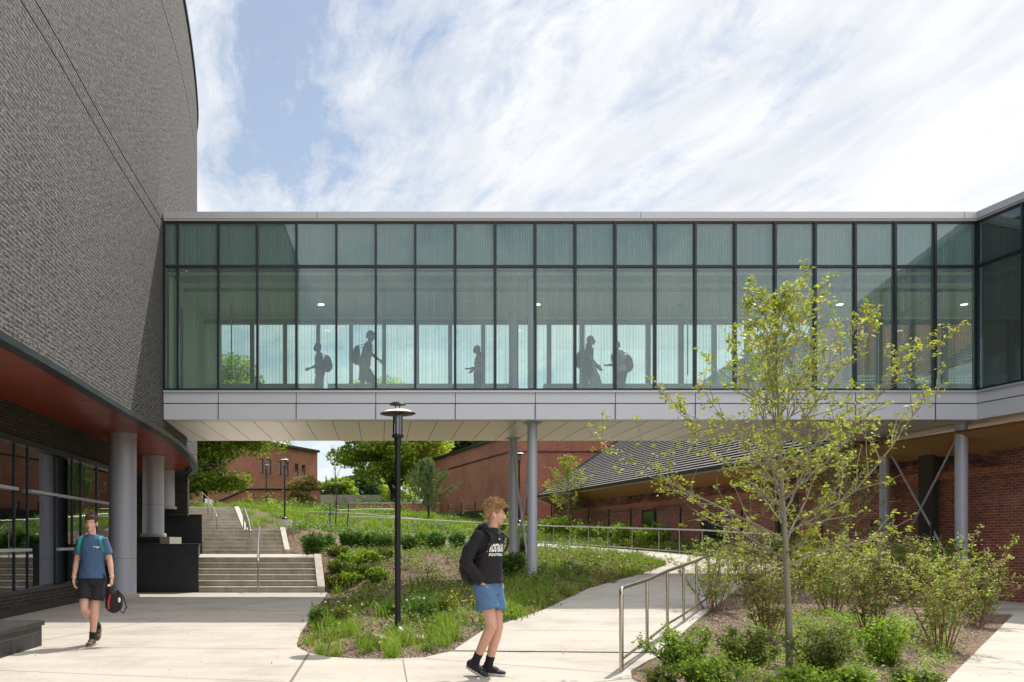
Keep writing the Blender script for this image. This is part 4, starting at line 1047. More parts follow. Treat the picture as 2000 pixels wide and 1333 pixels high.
def person(label, loc, rz, H, P, skin, cl, voxel=.006, hair=None, detail=True):
    """P: joints; cl: dict of clothing"""
    s = H/1.8
    T = empty('person', loc, rz, label, 'person')
    hip = Vector(P.get('pelvis', (0,0,.95))); neck = Vector(P['neck']); hc = Vector(P['head'])
    hm = Matrix.Rotation(P.get('yaw', 0), 3, 'Z') @ Matrix.Rotation(P.get('pitch', 0), 3, 'X')
    b = MB(); fem = cl.get('female', False); fx = .9 if fem else 1
    t = lambda k: hip.lerp(neck, k)
    b.ell(t(0), (.155*fx+.01*fem,.11,.12)); b.ell(t(.28), (.130*fx,.092,.15)); b.ell(t(.62), (.160*fx,.105,.19)); b.cap(t(.9), hc-Vector((0,0,.05)), .058*fx, .054*fx)
    b.cap(Vector(P['shL'])*.9+t(.86)*.1, Vector(P['shR'])*.9+t(.86)*.1, .055*fx, .055*fx)
    head_mb(b, hm, hc)
    for S, sg in (('L', 1), ('R', -1)):
        sh, el, wr = [Vector(P[k+S]) for k in ('sh','el','wr')]
        b.cap(sh, el, .052*fx, .041*fx); b.cap(el, el.lerp(wr, .35), .040*fx, .041*fx); b.cap(el.lerp(wr, .35), wr, .041*fx, .027*fx)
        hd = Vector(P.get('hd'+S, wr-el)); hand(b, wr, hd, P.get('th'+S, (0,-1,0)), P.get('curl'+S, .35), P.get('pn'+S, (-sg,0,0)))
        h_, kn, an, to = [Vector(P[k+S]) for k in ('hip','kn','an','toe')]
        b.cap(h_, kn, .088, .058); b.cap(kn, kn.lerp(an, .3), .054, .056); b.cap(kn.lerp(an, .3), an, .055, .036); b.cap(an, Vector(an).lerp(to,.7)-Vector((0,0,.02)), .033, .018)
    for i, v in enumerate(b.v): b.v[i] = tuple(Vector(v)*s)
    body = meshobj('body', remesh(b, voxel*s, 3), skin, T)
    sc = lambda o: (setattr(o, 'scale', (s,s,s)), o)[1]
    def cloth(name, mb, mat, wr=.004, ws=9, vox=.007, sm=3, zs=.6):
        o = meshobj(name, remesh(mb, vox, sm), mat, T, wr, ws, zs); return sc(o)
    # eyes, brows, lips
    q = lambda p: hc+hm @ Vector(p)
    if detail:
        for sg in (-1, 1):
            e = MB().ell(q((sg*.031,-.079,.004)), (.0125,.010,.0065), hm, 10, 6).build('eye', 'white_plastic', T); sc(e)
            MB().ell(q((sg*.031,-.0865,.004)), (.0055,.004,.0055), hm, 8, 6).build('iris', 'eye_dark', e)
            m = MB(); m.tube([q((sg*.014,-.094,.022)), q((sg*.032,-.092,.028)), q((sg*.050,-.078,.022))], [.0025,.0035,.002], 6); sc(m.build('eyebrow', hair[0] if hair else 'hair_black', T))
        m = MB(); m.tube([q((-.022,-.090,-.061)), q((0,-.0975,-.059)), q((.022,-.090,-.061))], [.002,.0045,.002], 8); m.tube([q((-.019,-.089,-.066)), q((0,-.0955,-.067)), q((.019,-.089,-.066))], [.002,.0045,.002], 8)
        sc(m.build('lips', 'lip', T))
    if hair:
        mat, style = hair; rng = random.Random(hash(label) % 9999 if False else len(label)*7)
        m = MB()
        big = 1.03 if style == 'curly' else 1.0
        m.ell(q((0,.028,.040)), (.079*big,.094*big,.088*big), hm, 20, 14)
        if style in ('curly', 'short'):
            m.ell(q((0,-.005,.078)), (.070,.085,.052), hm)
            m.ell(q((0,.070,-.005)), (.066,.045,.070), hm)
            for sg in (-1, 1): m.ell(q((sg*.064,-.008,.038)), (.017,.045,.045), hm)
        n = {'curly':150, 'short':90, 'bob':40, 'long':20, 'crop':0}[style]
        for k in range(n):
            a = rng.uniform(0, 2*math.pi); zz = rng.uniform(.05, 1); rr = math.sqrt(1-zz*zz)
            p = Vector((.078*big*rr*math.cos(a), .012+.094*big*rr*math.sin(a), .045+.092*zz*big**1.5))
            if p.y < -.045 and p.z < .075: continue
            rb = rng.uniform(.009, .019) if style == 'curly' else rng.uniform(.008, .014)
            m.ell(q(p), (rb, rb*1.3, rb), hm @ Matrix.Rotation(a, 3, 'Z'), 8, 6)
        if style == 'bob': m.ell(q((0,.045,-.03)), (.078,.065,.085), hm); m.ell(q((.055,.02,-.05)), (.03,.05,.07), hm); m.ell(q((-.055,.02,-.05)), (.03,.05,.07), hm)
        if style == 'long': m.ell(q((0,.055,-.06)), (.075,.055,.12), hm); m.ell(q((0,.10,-.20)), (.075,.045,.16), hm)
        if style == 'tail': pass
        ho = cloth('hair', m, mat, .003, 40, .005, 1, 1)
        if style in ('curly', 'short') and detail:
            m = MB()
            for k in range(620 if style == 'curly' else 320):
                a = rng.uniform(0, 2*math.pi); zz = rng.uniform(.0, 1); rr = math.sqrt(1-zz*zz)
                p = Vector((.080*big*rr*math.cos(a), .014+.097*big*rr*math.sin(a), .048+.094*zz*big**1.7))
                if p.y < -.05 and p.z < .07: continue
                nrm = Vector((p.x, p.y-.01, p.z)).normalized(); w = Vector((rng.gauss(0,1), rng.gauss(-.3,1), rng.gauss(-.2,.6))).normalized()
                L = rng.uniform(.012, .034) if style == 'curly' else rng.uniform(.01, .022)
                m.tube([q(p-nrm*.004), q(p+nrm*L*.6+w*L*.3), q(p+nrm*L*.75+w*L*.9), q(p+nrm*L*.4+w*L*1.3)], [.0032,.003,.0024,.001], 5, cap=False)
            o = m.build('hair_curls', mat, ho)
        else:
            pass
    # shirt
    fw = (neck-hip)
    if 'shirt' in cl:
        mat, sleeve = cl['shirt']; m = MB(); k = cl.get('fit', 1.0)*fx
        R_ = []
        for u_, rx, ry in ((cl.get('hem', -.04),.198,.152),(.1,.180,.138),(.3,.166,.124),(.52,.176,.126),(.72,.186,.122),(.84,.168,.108),(.92,.118,.090),(1.0,.080,.074)):
            c = hip+fw*u_; R_.append((c.x, c.y, c.z, rx*k, ry*k))
        loft(m, R_)
        for S in 'LR':
            sh, el, wr = [Vector(P[a+S]) for a in ('sh','el','wr')]
            m.cap(t(.93)+Vector((.045 if S == 'L' else -.045,0,0)), sh.lerp(t(.9), .12), .050*k, .058*k)
            inn = sh.lerp(t(.86), .35)
            if sleeve == 'short': m.tube([inn, sh, sh.lerp(el, .70)], [.064*k,.068*k,.073*k], 16)
            elif sleeve == 'long': m.tube([inn, sh, el, el.lerp(wr, .55), wr.lerp(el, .02)], [.070*k,.072*k,.064*k,.056*k,.043], 16); m.cap(sh, el, .070*k, .062*k)
        so_ = cloth('shirt', m, mat, .009, 7, zs=.8)
        if sleeve == 'long':
            m = MB(); m.tube([Vector(P['wrL']).lerp(Vector(P['elL']), .12), Vector(P['wrL'])], .046, 14); sc(m.build('cuff', mat, T))
            m = MB(); m.tube([Vector(P['wrR']).lerp(Vector(P['elR']), .12), Vector(P['wrR'])], .046, 14); sc(m.build('cuff', mat, T))
        if cl.get('hood'):
            m = MB(); c = neck
            ring = []
            for i in range(17):
                a = -math.pi*.5+2*math.pi*i/16
                rr = .098; dip = .075*max(0, -math.sin(a))**1.5
                ring.append(c+Vector((rr*math.cos(a), .012+rr*.95*math.sin(a), .005-dip+.02*max(0, math.sin(a)))))
            m.tube(ring, [.026]*17, 10); m.ell(c+Vector((0,.105,-.035)), (.11,.055,.075)); m.ell(c+Vector((0,.07,.015)), (.10,.05,.05))
            cloth('hood', m, mat, .004, 14, .007, 2)
    if 'shorts' in cl:
        mat, ln, wide = cl['shorts']; m = MB()
        loft(m, [(hip.x,hip.y,hip.z-.13,.16,.125),(hip.x,hip.y,hip.z,.172,.128),(hip.x,hip.y,hip.z+.09,.155,.115)])
        for S in 'LR':
            h_, kn, an = [Vector(P[a+S]) for a in ('hip','kn','an')]
            if ln <= 1: m.tube([h_+Vector((0,0,.05)), h_, h_.lerp(kn, ln)], [.080,.096*wide,.104*wide], 18)
            else: m.tube([h_+Vector((0,0,.05)), h_, kn, kn.lerp(an, ln-1)], [.095,.105*wide,.082*wide,.070*wide], 18)
        cloth('shorts' if ln <= 1 else 'trousers', m, mat, .010, 7)
    for S in 'LR':
        kn, an = Vector(P['kn'+S]), Vector(P['an'+S])
        if 'socks' in cl:
            sc(MB().tube([an.lerp(kn, cl['socks'][1]), an.lerp(kn, .1), an-Vector((0,0,.04))], [.047,.043,.044], 14).build('sock', cl['socks'][0], T))
        n0 = len(T.children)
        sm_, sl_ = cl['shoes']; shoe(T, P['an'+S], P['toe'+S], sm_, sl_, 1, cl.get('lowshoe', False))
        for o in T.children:
            if o.name.startswith('shoe') and o.scale[0] == 1.0 and s != 1: o.scale = (s,s,s)
    return T, body, s
def backpack(name, label, loc, rz, s, c, size, mat, strap, P, pocket=True, cat='backpack'):
    T = empty(name, loc, rz, label, cat); T.scale = (s,s,s)
    c = Vector(c); w, d, h = size; m = MB()
    m.ell(c, (w/2,d*.55,h*.5)); m.ell(c+Vector((0,.0,-h*.2)), (w*.5,d*.6,h*.34)); m.ell(c+Vector((0,-d*.1,h*.1)), (w*.46,d*.45,h*.44))
    meshobj('bag_body', remesh(m, .012, 2), mat, T, .006, 9)
    if pocket:
        m = MB(); m.ell(c+Vector((0,d*.42,-h*.14)), (w*.36,d*.26,h*.24)); meshobj('front_pocket', remesh(m, .012, 2), mat, T)
    MB().tube([c+Vector((-.03,-d*.3,h*.46)), c+Vector((-.03,-d*.25,h*.56)), c+Vector((.03,-d*.25,h*.56)), c+Vector((.03,-d*.3,h*.46))], .008, 8).build('grab_handle', mat, T)
    if P:
        neck = Vector(P['neck'])
        for sg, S in ((1,'L'),(-1,'R')):
            sh = Vector(P['sh'+S]); x = sh.x*.74
            y0 = c.y-d*.4; base = neck.z
            pts = [(x*.9,y0,base-.10),(x,neck.y+.085,base-.055),(x,neck.y+.02,base-.022),(x*1.05,neck.y-.065,base-.05),(x*1.14,neck.y-.105,base-.10),(x*1.27,neck.y-.095,base-.17),(x*1.36,neck.y-.03,base-.25),(x*1.3,y0,base-.34)]
            pts = [tuple(v) for v in curve3(pts, 4)]
            sm = MB(); W_ = .021
            vs = []
            for p in pts: vs += [(p[0]-W_,p[1],p[2]),(p[0]+W_,p[1],p[2])]
            n = len(pts); cx, cy_ = 0, neck.y
            cen = Vector((x, neck.y+.0, base-.18)); vs2 = []
            for v in vs:
                q = Vector(v); dr = Vector((0, q.y-cen.y, q.z-cen.z)).normalized(); vs2.append(q+dr*.008)
            allv = vs+vs2; N = len(vs); fs = []
            for i in range(n-1):
                a = 2*i; fs += [(a,a+1,a+3,a+2),(a+N+2,a+3+N,a+1+N,a+N),(a,a+2,a+2+N,a+N),(a+1,a+1+N,a+3+N,a+3)]
            sm.add(allv, fs).build('strap', strap, T)
    return T
def curve3(pts, n): return curve(pts, n)
def curl_text(T, body_ob, s, lines, mat):
    """flat letters wrapped onto the cloth front"""
    bpy.context.view_layer.update()
    me = body_ob.data; tree = BVHTree.FromPolygons([v.co for v in me.vertices], [p.vertices for p in me.polygons])
    for txt, wdt, hgt, zc, xc in lines:
        cu = bpy.data.curves.new('lettering', 'FONT'); cu.body = txt; cu.offset = .045; cu.resolution_u = 3; cu.space_character = 1.08
        o = bpy.data.objects.new('lettering_tmp', cu); COL.objects.link(o); bpy.context.view_layer.update()
        m2 = bpy.data.meshes.new_from_object(o.evaluated_get(bpy.context.evaluated_depsgraph_get())); bpy.data.objects.remove(o)
        bm = bmesh.new(); bm.from_mesh(m2)
        for _ in range(2): bmesh.ops.subdivide_edges(bm, edges=[e for e in bm.edges if e.calc_length() > .12], cuts=1)
        bmesh.ops.triangulate(bm, faces=bm.faces[:])
        X = [v.co.x for v in bm.verts]; Y = [v.co.y for v in bm.verts]; x0, x1, y0, y1 = min(X), max(X), min(Y), max(Y)
        for v in bm.verts:
            a = ((v.co.x-x0)/(x1-x0)-.5)*wdt+xc; z = zc+((v.co.y-y0)/(y1-y0)-.5)*hgt
            ang = a/.17; hit = tree.ray_cast(Vector((.17*math.sin(ang)*1.0, -.6, z)), Vector((0,1,0)))
            v.co = (hit[0]+Vector((0,-.004,0))) if hit[0] else Vector((a, -.15, z))
        bm.to_mesh(m2); bm.free(); m2.materials.clear(); m2.materials.append(MATS[mat])
        q = link(bpy.data.objects.new('lettering', m2), T); q.scale = body_ob.scale

def chest_marks(T, body_ob, marks):
    me = body_ob.data; tree = BVHTree.FromPolygons([v.co for v in me.vertices], [p.vertices for p in me.polygons]); m = MB()
    for x, z, a, b in marks:
        vs = []
        for k in range(10):
            an = 2*math.pi*k/10; h = tree.ray_cast(Vector((x+a*math.cos(an), -.6, z+b*math.sin(an))), Vector((0,1,0)))
            vs.append(h[0]+Vector((0,-.004,0)) if h[0] else Vector((x,-.15,z)))
        m.add(vs, [tuple(range(10))])
    o = m.build('chest_print', 'white_print', T); o.scale = body_ob.scale
# --- right man in hoodie
PR = dict(pelvis=(0,0,.97), neck=(0,-.035,1.515), head=(0,-.085,1.665), yaw=R(28), pitch=R(9),
    shL=(.185,-.02,1.425), elL=(.255,.07,1.18), wrL=(.168,-.045,.965), hdL=(-.35,.0,-.9), thL=(0,-1,0), curlL=.3,
    shR=(-.185,-.0,1.425), elR=(-.265,.10,1.18), wrR=(-.168,-.035,.965), hdR=(.35,.0,-.9), thR=(0,-1,0), curlR=.3,
    hipL=(.085,0,.93), knL=(.085,-.07,.50), anL=(.07,.035,.09), toeL=(.08,-.12,.035),
    hipR=(-.085,0,.93), knR=(-.085,-.10,.53), anR=(-.075,.11,.135), toeR=(-.085,-.02,.03))
rm, bd, s = person('young man in black hoodie and blue shorts walking right on the near pavement', (1.14,9.12,0), R(52), 1.84, PR, 'skin_pink',
    dict(shirt=('hoodie_black','long'), fit=1.0, hem=-.02, hood=True, shorts=('short_blue',.60,1.14), socks=('sock_black',.26), shoes=('shoe_black','sole_white')), hair=('hair_blond','curly'))
sh = [o for o in rm.children if o.name.startswith('shirt')][0]
chest_marks(rm, sh, [(-.03,1.405,.006,.010),(-.012,1.405,.010,.010)])
curl_text(rm, sh, s, [('FROSTBURG', .265, .085, 1.315, -.05), ('FOOTBALL', .225, .028, 1.247, -.045)], 'white_print')
m = MB(); loft(m, [(0,-.045,1.02,.115,.10),(0,-.045,1.10,.11,.102),(0,-.043,1.17,.085,.10)], 20)
o = meshobj('pouch_pocket', remesh(m, .008, 2), 'hoodie_black', rm, .002, 12); o.scale = (s,s,s)
hm = Matrix.Rotation(PR['yaw'],3,'Z') @ Matrix.Rotation(PR['pitch'],3,'X'); q = lambda p: Vector(PR['head'])+hm @ Vector(p)
o = MB().ell(q((-.087,-.002,-.012)), (.007,.009,.009)).cap(q((-.088,-.006,-.018)), q((-.086,-.016,-.04)), .0045, .004, 8).build('earbud', 'white_plastic', rm); o.scale = (s,s,s)
for sg in (-1,1):
    o = MB().tube([(sg*.035,-.128,1.45),(sg*.045,-.160,1.40),(sg*.042,-.168,1.34)], .004, 6).build('drawstring', 'hoodie_black', rm); o.scale = (s,s,s)
backpack('backpack', 'black backpack worn by the man in the hoodie', (1.14,9.12,0), R(52), s, (0,.195,1.17), (.30,.17,.46), 'black_cloth', 'black_cloth', PR)
# --- left man
PL = dict(pelvis=(0,0,.955), neck=(0,-.01,1.515), head=(-.005,-.035,1.668), yaw=R(-4), pitch=R(2),
    shL=(.163,0,1.43), elL=(.222,.03,1.17), wrL=(.268,-.03,.925), hdL=(.02,-.03,-1), thL=(0,-1,0), curlL=1.0,
    shR=(-.163,0,1.43), elR=(-.218,.04,1.17), wrR=(-.232,-.06,.925), hdR=(.1,-.12,-1), thR=(0,-1,0), curlR=.45,
    hipL=(.085,0,.93), knL=(.045,-.05,.50), anL=(.005,-.03,.09), toeL=(.0,-.20,.035),
    hipR=(-.085,0,.93), knR=(-.085,-.13,.52), anR=(.02,.22,.24), toeR=(.03,.14,.10))
lm, bd, s = person('young man in blue t-shirt and black shorts walking towards the camera', (-3.9,11.85,0), R(4), 1.79, PL, 'skin',
    dict(shirt=('tee_blue','short'), fit=.94, hem=-.06, shorts=('black_cloth',.72,1.04), socks=('sock_black',.24), shoes=('shoe_brown','sole_tan'), lowshoe=True), hair=('hair_brown','short'))
sh = [o for o in lm.children if o.name.startswith('shirt')][0]
chest_marks(lm, sh, [(.050,1.350,.012,.005),(.072,1.347,.012,.004),(.094,1.345,.008,.013),(.088,1.338,.009,.005),(.100,1.338,.008,.006),(.118,1.349,.007,.006),(.132,1.343,.010,.004)])
for o_, w_ in (('L', 1), ('R', -1)):
    w0 = Vector(PL['wr'+o_]); e0 = Vector(PL['el'+o_]); p = w0.lerp(e0, .06)
    d = (w0-e0).normalized(); u1 = d.orthogonal().normalized(); u2 = d.cross(u1)
    m = MB(); m.tube([p+(u1*math.cos(a)+u2*math.sin(a))*.032 for a in [2*math.pi*i/16 for i in range(17)]], .004, 6)
    q_ = m.build('bracelet', 'lamp_inner', lm); q_.scale = (s,s,s)
backpack('backpack', 'backpack with teal straps worn by the man in the blue t-shirt', (-3.9,11.85,0), R(4), s, (0,.20,1.22), (.27,.14,.40), 'black_cloth', 'teal_strap', PL)
# held bag
T = empty('small_bag', (-3.9+.298,11.83,0), R(25), 'small black bag with a red stripe hanging from the walking man hand', 'bag')
m = MB(); c = Vector((0,0,.61))
m.ell(c, (.115,.065,.16)); m.ell(c-Vector((0,0,.05)), (.12,.07,.12))
meshobj('bag_body', remesh(m, .008, 2), 'black_cloth', T, .008, 14)
MB().tube([(-.02,0,.76),(-.015,0,.80),(.015,0,.80),(.02,0,.76)], .008, 8).build('grab_handle', 'black_cloth', T)
MB().tube([(-.075,-.058,.50),(-.08,-.066,.60),(-.055,-.060,.70)], [.010,.016,.008], 8).build('stripe', 'red_cloth', T)
MB().tube([(.04,-.03,.76),(.12,-.05,.66),(.16,-.05,.52),(.12,-.05,.44),(.08,-.04,.47)], .009, 8).build('strap', 'black_cloth', T)
MB().ell((.06,-.075,.62), (.018,.008,.035)).build('patch', 'white_plastic', T)

# --- generic walking poses for the bridge and hill
def walk(step=.28, lean=.04, armL=None, armR=None, head_dy=-.03, pitch=0, extra=None):
    P = dict(pelvis=(0,0,.94), neck=(0,-lean,1.50), head=(0,-lean+head_dy-.02,1.655), yaw=0, pitch=R(pitch),
        shL=(.18,-lean,1.43), shR=(-.18,-lean,1.43),
        elL=(.24,.10,1.17), wrL=(.23,.06,.93), elR=(-.23,-.08,1.18), wrR=(-.21,-.26,1.02),
        hipL=(.085,0,.92), knL=(.08,-step*.65,.50), anL=(.07,-step,.10), toeL=(.07,-step-.16,.06),
        hipR=(-.085,0,.92), knR=(-.08,step*.12,.49), anR=(-.07,step*1.15,.15), toeR=(-.07,step*1.15-.12,.03))
    if armL: P['elL'], P['wrL'] = armL
    if armR: P['elR'], P['wrR'] = armR
    if extra: P.update(extra)
    return P
zfl = zg
def inbridge(px, Y): return (wx(px, Y), Y, zfl)
sho = ('shoe_black','sole_white')
p1 = walk(.12, .03, armR=((-.2,-.02,1.16),(-.12,-.27,1.08)), armL=((.24,-.02,1.16),(.16,-.30,1.02)))
person('person in dark clothes with pinned hair walking left on the footbridge', inbridge(625,22.6), R(-82), 1.62, p1, 'skin_dark', dict(shirt=('dark_cloth','short'), fit=1.1, shorts=('black_cloth',1.85,1.15), shoes=sho, female=True), .009, ('hair_black','bob'), False)
backpack('backpack', 'dark backpack on the person walking left on the footbridge', inbridge(625,22.6), R(-82), .9, (0,.22,1.20), (.32,.22,.46), 'black_cloth', 'black_cloth', p1)
p2 = walk(.30, .10, armR=((-.22,-.16,1.20),(-.2,-.38,1.02)), pitch=18)
person('tall man in grey t-shirt and dark shorts striding right on the footbridge', inbridge(712,22.3), R(86), 1.86, p2, 'skin_tan', dict(shirt=('grey_tee','short'), shorts=('dark_cloth',.85,1.15), socks=('white_print',.3), shoes=sho), .009, ('hair_black','short'), False)
backpack('backpack', 'dark backpack on the tall man striding right on the footbridge', inbridge(712,22.3), R(86), 1.03, (0,.20,1.20), (.30,.18,.46), 'black_cloth', 'black_cloth', p2)
p3 = walk(.06, .0, armR=((-.2,-.02,1.15),(-.14,-.25,1.10)), armL=((.2,0,1.15),(.16,-.2,1.0)))
person('woman with a long ponytail and coral top standing in the footbridge', inbridge(934,22.5), R(-80), 1.54, p3, 'skin_dark', dict(shirt=('coral_top','short'), fit=.82, hem=.18, shorts=('black_cloth',1.8,1.12), shoes=sho, female=True), .009, ('hair_black','long'), False)
p4 = walk(.26, .05, armR=((-.21,-.06,1.18),(-.16,-.24,.98)), armL=((.21,-.02,1.17),(.16,-.28,.97)))
person('woman with long dark hair and short shorts walking right on the footbridge', inbridge(1147,22.4), R(80), 1.76, p4, 'skin_tan', dict(shirt=('dark_cloth','short'), fit=1.12, hem=-.14, shorts=('dark_cloth',.5,1.05), shoes=sho, female=True), .009, ('hair_black','long'), False)
backpack('backpack', 'dark backpack on the long haired woman on the footbridge', inbridge(1147,22.4), R(80), .97, (0,.20,1.18), (.30,.17,.44), 'black_cloth', 'black_cloth', p4)
T = empty('shopping_bag', inbridge(1163,22.2), 0, 'pale plastic bag carried by the long haired woman on the footbridge', 'bag')
m = MB(); loft(m, [(0,0,.35,.19,.10),(0,0,.55,.15,.08),(-.01,0,.75,.09,.05),(-.02,0,.92,.02,.02)], 20); meshobj('bag_body', remesh(m, .012, 1), 'bag_clear', T, .02, 9); MB().tube([(-.02,0,.9),(-.03,0,.98)], .012, 8).build('grab_handle', 'bag_clear', T)
p5 = walk(.10, .12, armR=((-.22,-.12,1.17),(-.15,-.36,1.12)), armL=((.22,-.02,1.16),(.18,-.25,1.08)), pitch=15)
person('man in white t-shirt looking at his phone on the footbridge', inbridge(1214,22.5), R(-75), 1.64, p5, 'skin_dark', dict(shirt=('white_tee','short'), fit=1.1, shorts=('dark_cloth',1.85,1.2), shoes=sho), .009, ('hair_black','short'), False)
backpack('backpack', 'dark backpack on the man in the white t-shirt', inbridge(1214,22.5), R(-75), .92, (0,.21,1.16), (.32,.2,.46), 'black_cloth', 'black_cloth', p5)
Yh = 66.0; p6 = walk(.10, .03, armR=((-.25,-.05,1.2),(-.36,-.22,1.08)), armL=((.2,-.1,1.17),(.0,-.24,1.15)))
zp = 3.62
person('person in a yellow t-shirt walking on the hill above the stairs', (wx(487,Yh),Yh,zp), R(-35), 1.80, p6, 'skin_pink', dict(shirt=('yellow_tee','short'), fit=1.1, shorts=('black_cloth',1.8,1.15), shoes=sho), .010, ('hair_brown','short'), False)
# ------------------------------------------------------------------ plants
RNG = np.random.default_rng(7); RD = random.Random(5)
def hit(px, py, y0=7., y1=140.):
    ys_ = np.linspace(y0, y1, 1400); xs_ = (px-CX)/F*ys_; zr = CH+(HY-py)/F*ys_
    zg_ = ground_z(xs_, ys_, False); k = np.argmax(zr <= zg_)
    if not (zr <= zg_).any(): k = len(ys_)-1
    return float(xs_[k]), float(ys_[k]), float(zg_[k])
def branch(rng, p, d, L, r, n, wander, lift, taper=.35):
    pts = [Vector(p)]; d = Vector(d).normalized(); rr = [r]
    for i in range(n):
        d = (d+Vector((rng.gauss(0,wander), rng.gauss(0,wander), rng.gauss(0,wander)+lift))).normalized()
        pts.append(pts[-1]+d*L/n); rr.append(r*(1-(1-taper)*(i+1)/n))
    return pts, rr, d
def tree_root(name, loc, label, cat='tree', group=None): return empty(name, loc, 0, label, cat, group)

def spring_tree(loc, label, H=4.2, seed=3, spread=1.0, nl=1.0, leafmat_='leaf_spring', leaf=.030, group=None, trunk_r=.05, zb=.27):
    rng = random.Random(seed); rl = random.Random(seed+99); T = tree_root('young_tree', loc, label, 'tree', group)
    wd_ = MB(); C = []
    tp, tr, _ = branch(rng, (0,0,-.1), (0,0,1), H*.96+.1, trunk_r, 14, .022, .05, .12)
    wd_.tube(tp, tr, 10)
    def at(h):
        for a, b, ra, rb in zip(tp, tp[1:], tr, tr[1:]):
            if a.z <= h <= b.z: k = (h-a.z)/(b.z-a.z); return a.lerp(b, k), ra+(rb-ra)*k
        return tp[-1], tr[-1]
    nb = 40
    def twig(p, d, L, lvl):
        n = max(4, int(L/.13)); pts, rr, _ = branch(rng, p, d, L, .004+.006*L, n, .13, .035, .25); wd_.tube(pts, rr, 5, cap=False)
        for i, q in enumerate(pts):
            if i/len(pts) > (.12 if lvl else .3) and rl.random() < .72:
                q = q+Vector((rl.gauss(0,.03), rl.gauss(0,.03), rl.gauss(0,.02)))
                for _ in range(int((9 if lvl else 10)*nl)): C.append(q+Vector((rl.gauss(0,.022), rl.gauss(0,.022), rl.gauss(.006,.018))))
        return pts
    for i in range(nb):
        f = (i+.5)/nb; h = H*(zb+.70*f); p, r = at(h)
        az_ = i*2.399+rng.uniform(-.4,.4); prof = (1-f)**.85*(.72+.28*min(1, f*5)); L = spread*H*.50*prof*rng.uniform(.7,1.15)+.22
        el = R(20+42*f+rng.uniform(-8,12)); d = Vector((math.cos(az_)*math.cos(el), math.sin(az_)*math.cos(el), math.sin(el)))
        n = max(4, int(L/.2)); pts, rr, _ = branch(rng, p, d, L, max(.008, r*.48), n, .10, .045, .18); wd_.tube(pts, rr, 6, cap=False)
        for j in range(1, n+1):
            q = pts[j]
            dirb = (pts[j]-pts[j-1]).normalized()
            for k in range(2 if L > .5 else 1):
                if rng.random() < .82:
                    sd = dirb.orthogonal().normalized(); sd = Matrix.Rotation(rng.uniform(0, 6.28), 3, dirb) @ sd
                    dd_ = (dirb*.75+sd*.75+Vector((0,0,.2))).normalized()
                    twig(q, dd_, (L*.34+.1)*rng.uniform(.5,1)*(1-.45*j/n), 1)
            if j > n*.35:
                for _ in range(int(8*nl)): C.append(q+Vector((rl.gauss(0,.035), rl.gauss(0,.035), rl.gauss(0,.03))))
    for i, q in enumerate(tp):
        if i > 10:
            for _ in range(int(30*nl)): C.append(q+Vector((rl.gauss(0,.06), rl.gauss(0,.06), rl.gauss(0,.08))))
    wd_.build('trunk', 'bark', T)
    C = np.array([tuple(c) for c in C]); leaves('crown', C, np.random.default_rng(seed), leaf, leafmat_, T, .48, .5)
    return T
spring_tree((4.37,9.25,.05), 'young tree with sparse yellow green leaves in front of the bridge right end', 3.95, 11, 1.14, 1.1, leaf=.023, trunk_r=.041)
x, y, z = wx(1110,46), 46, gz(wx(1110,46),46)
spring_tree((x,y,z), 'small light green tree in front of the slatted roof eave', 4.1, 21, 1.0, .42, 'leaf_spring', .055, trunk_r=.05)
x, y, z = wx(1657,17.5), 17.5, gz(wx(1657,17.5),17.5)
spring_tree((x,y,z), 'thin young tree under the bridge behind the flowering shrubs', 2.9, 33, .6, .5, 'leaf_shrub', .028, trunk_r=.035, zb=.35)

def big_tree(name, loc, label, H, cr, zc, rz_, trunk, mat, seed, n=24000, leaf=.14, blobs=90, cat='tree', bark='bark_dark', group=None, dense=.75, squash=1.):
    rng = random.Random(seed); nr = np.random.default_rng(seed); T = tree_root(name, loc, label, cat, group)
    wd_ = MB(); tp, tr, _ = branch(rng, (0,0,-.3), (0,0,1), H*.8, trunk, 9, .05, .1, .2); wd_.tube(tp, tr, 10)
    cen = np.array([0,0,zc])
    d = rnd_dirs(nr, blobs, 0); rad = (nr.random(blobs)**.42)[:,None]
    B = d*rad*np.array([cr,cr*squash,rz_])+cen
    B[:,2] = np.maximum(B[:,2], zc-rz_*.75)
    for k in range(26):
        tgt = Vector(B[nr.integers(blobs)]); i = rng.randint(2, 7); p = tp[i]
        mid_ = p.lerp(tgt, .5)+Vector((0,0,-.1*(tgt-p).length)); wd_.tube([p, p.lerp(mid_,.6), mid_, mid_.lerp(tgt,.6), tgt], [tr[i]*.42,tr[i]*.34,tr[i]*.26,tr[i]*.16,.02], 6, cap=False)
    wd_.build('trunk', bark, T)
    br = cr*.25*(.55+.75*nr.random(blobs)); w = br**2; cnt = nr.multinomial(n, w/w.sum())
    C = []
    for b, r_, c in zip(B, br, cnt):
        dd_ = rnd_dirs(nr, c, .25); q = dd_*(r_*(nr.random(c)**.3))[:,None]*np.array([1.25,1.25,.62])
        C.append(q+b)
    leaves('crown', np.concatenate(C), nr, leaf, mat, T, .62, .6)
    return T
def bt(name, px, Y, label, top_y, half_px, seed, mat, **k):
    X = wx(px, Y); z = gz(X, Y); s_ = F/Y; H = wz(top_y, Y)-z; cr = half_px/s_
    rz_ = k.pop('rz', H*.40); zc = k.pop('zc', H-rz_)
    return big_tree(name, (X,Y,z), label, H, cr, zc, rz_, k.pop('trunk', .25), mat, seed, **k)
bt('maple_tree', 400, 62, 'leafy maple left of centre in front of the far brick building, behind the stairs', 688, 132, 4, 'leaf_maple', n=42000, leaf=.135, trunk=.21, rz=5.4, blobs=160)
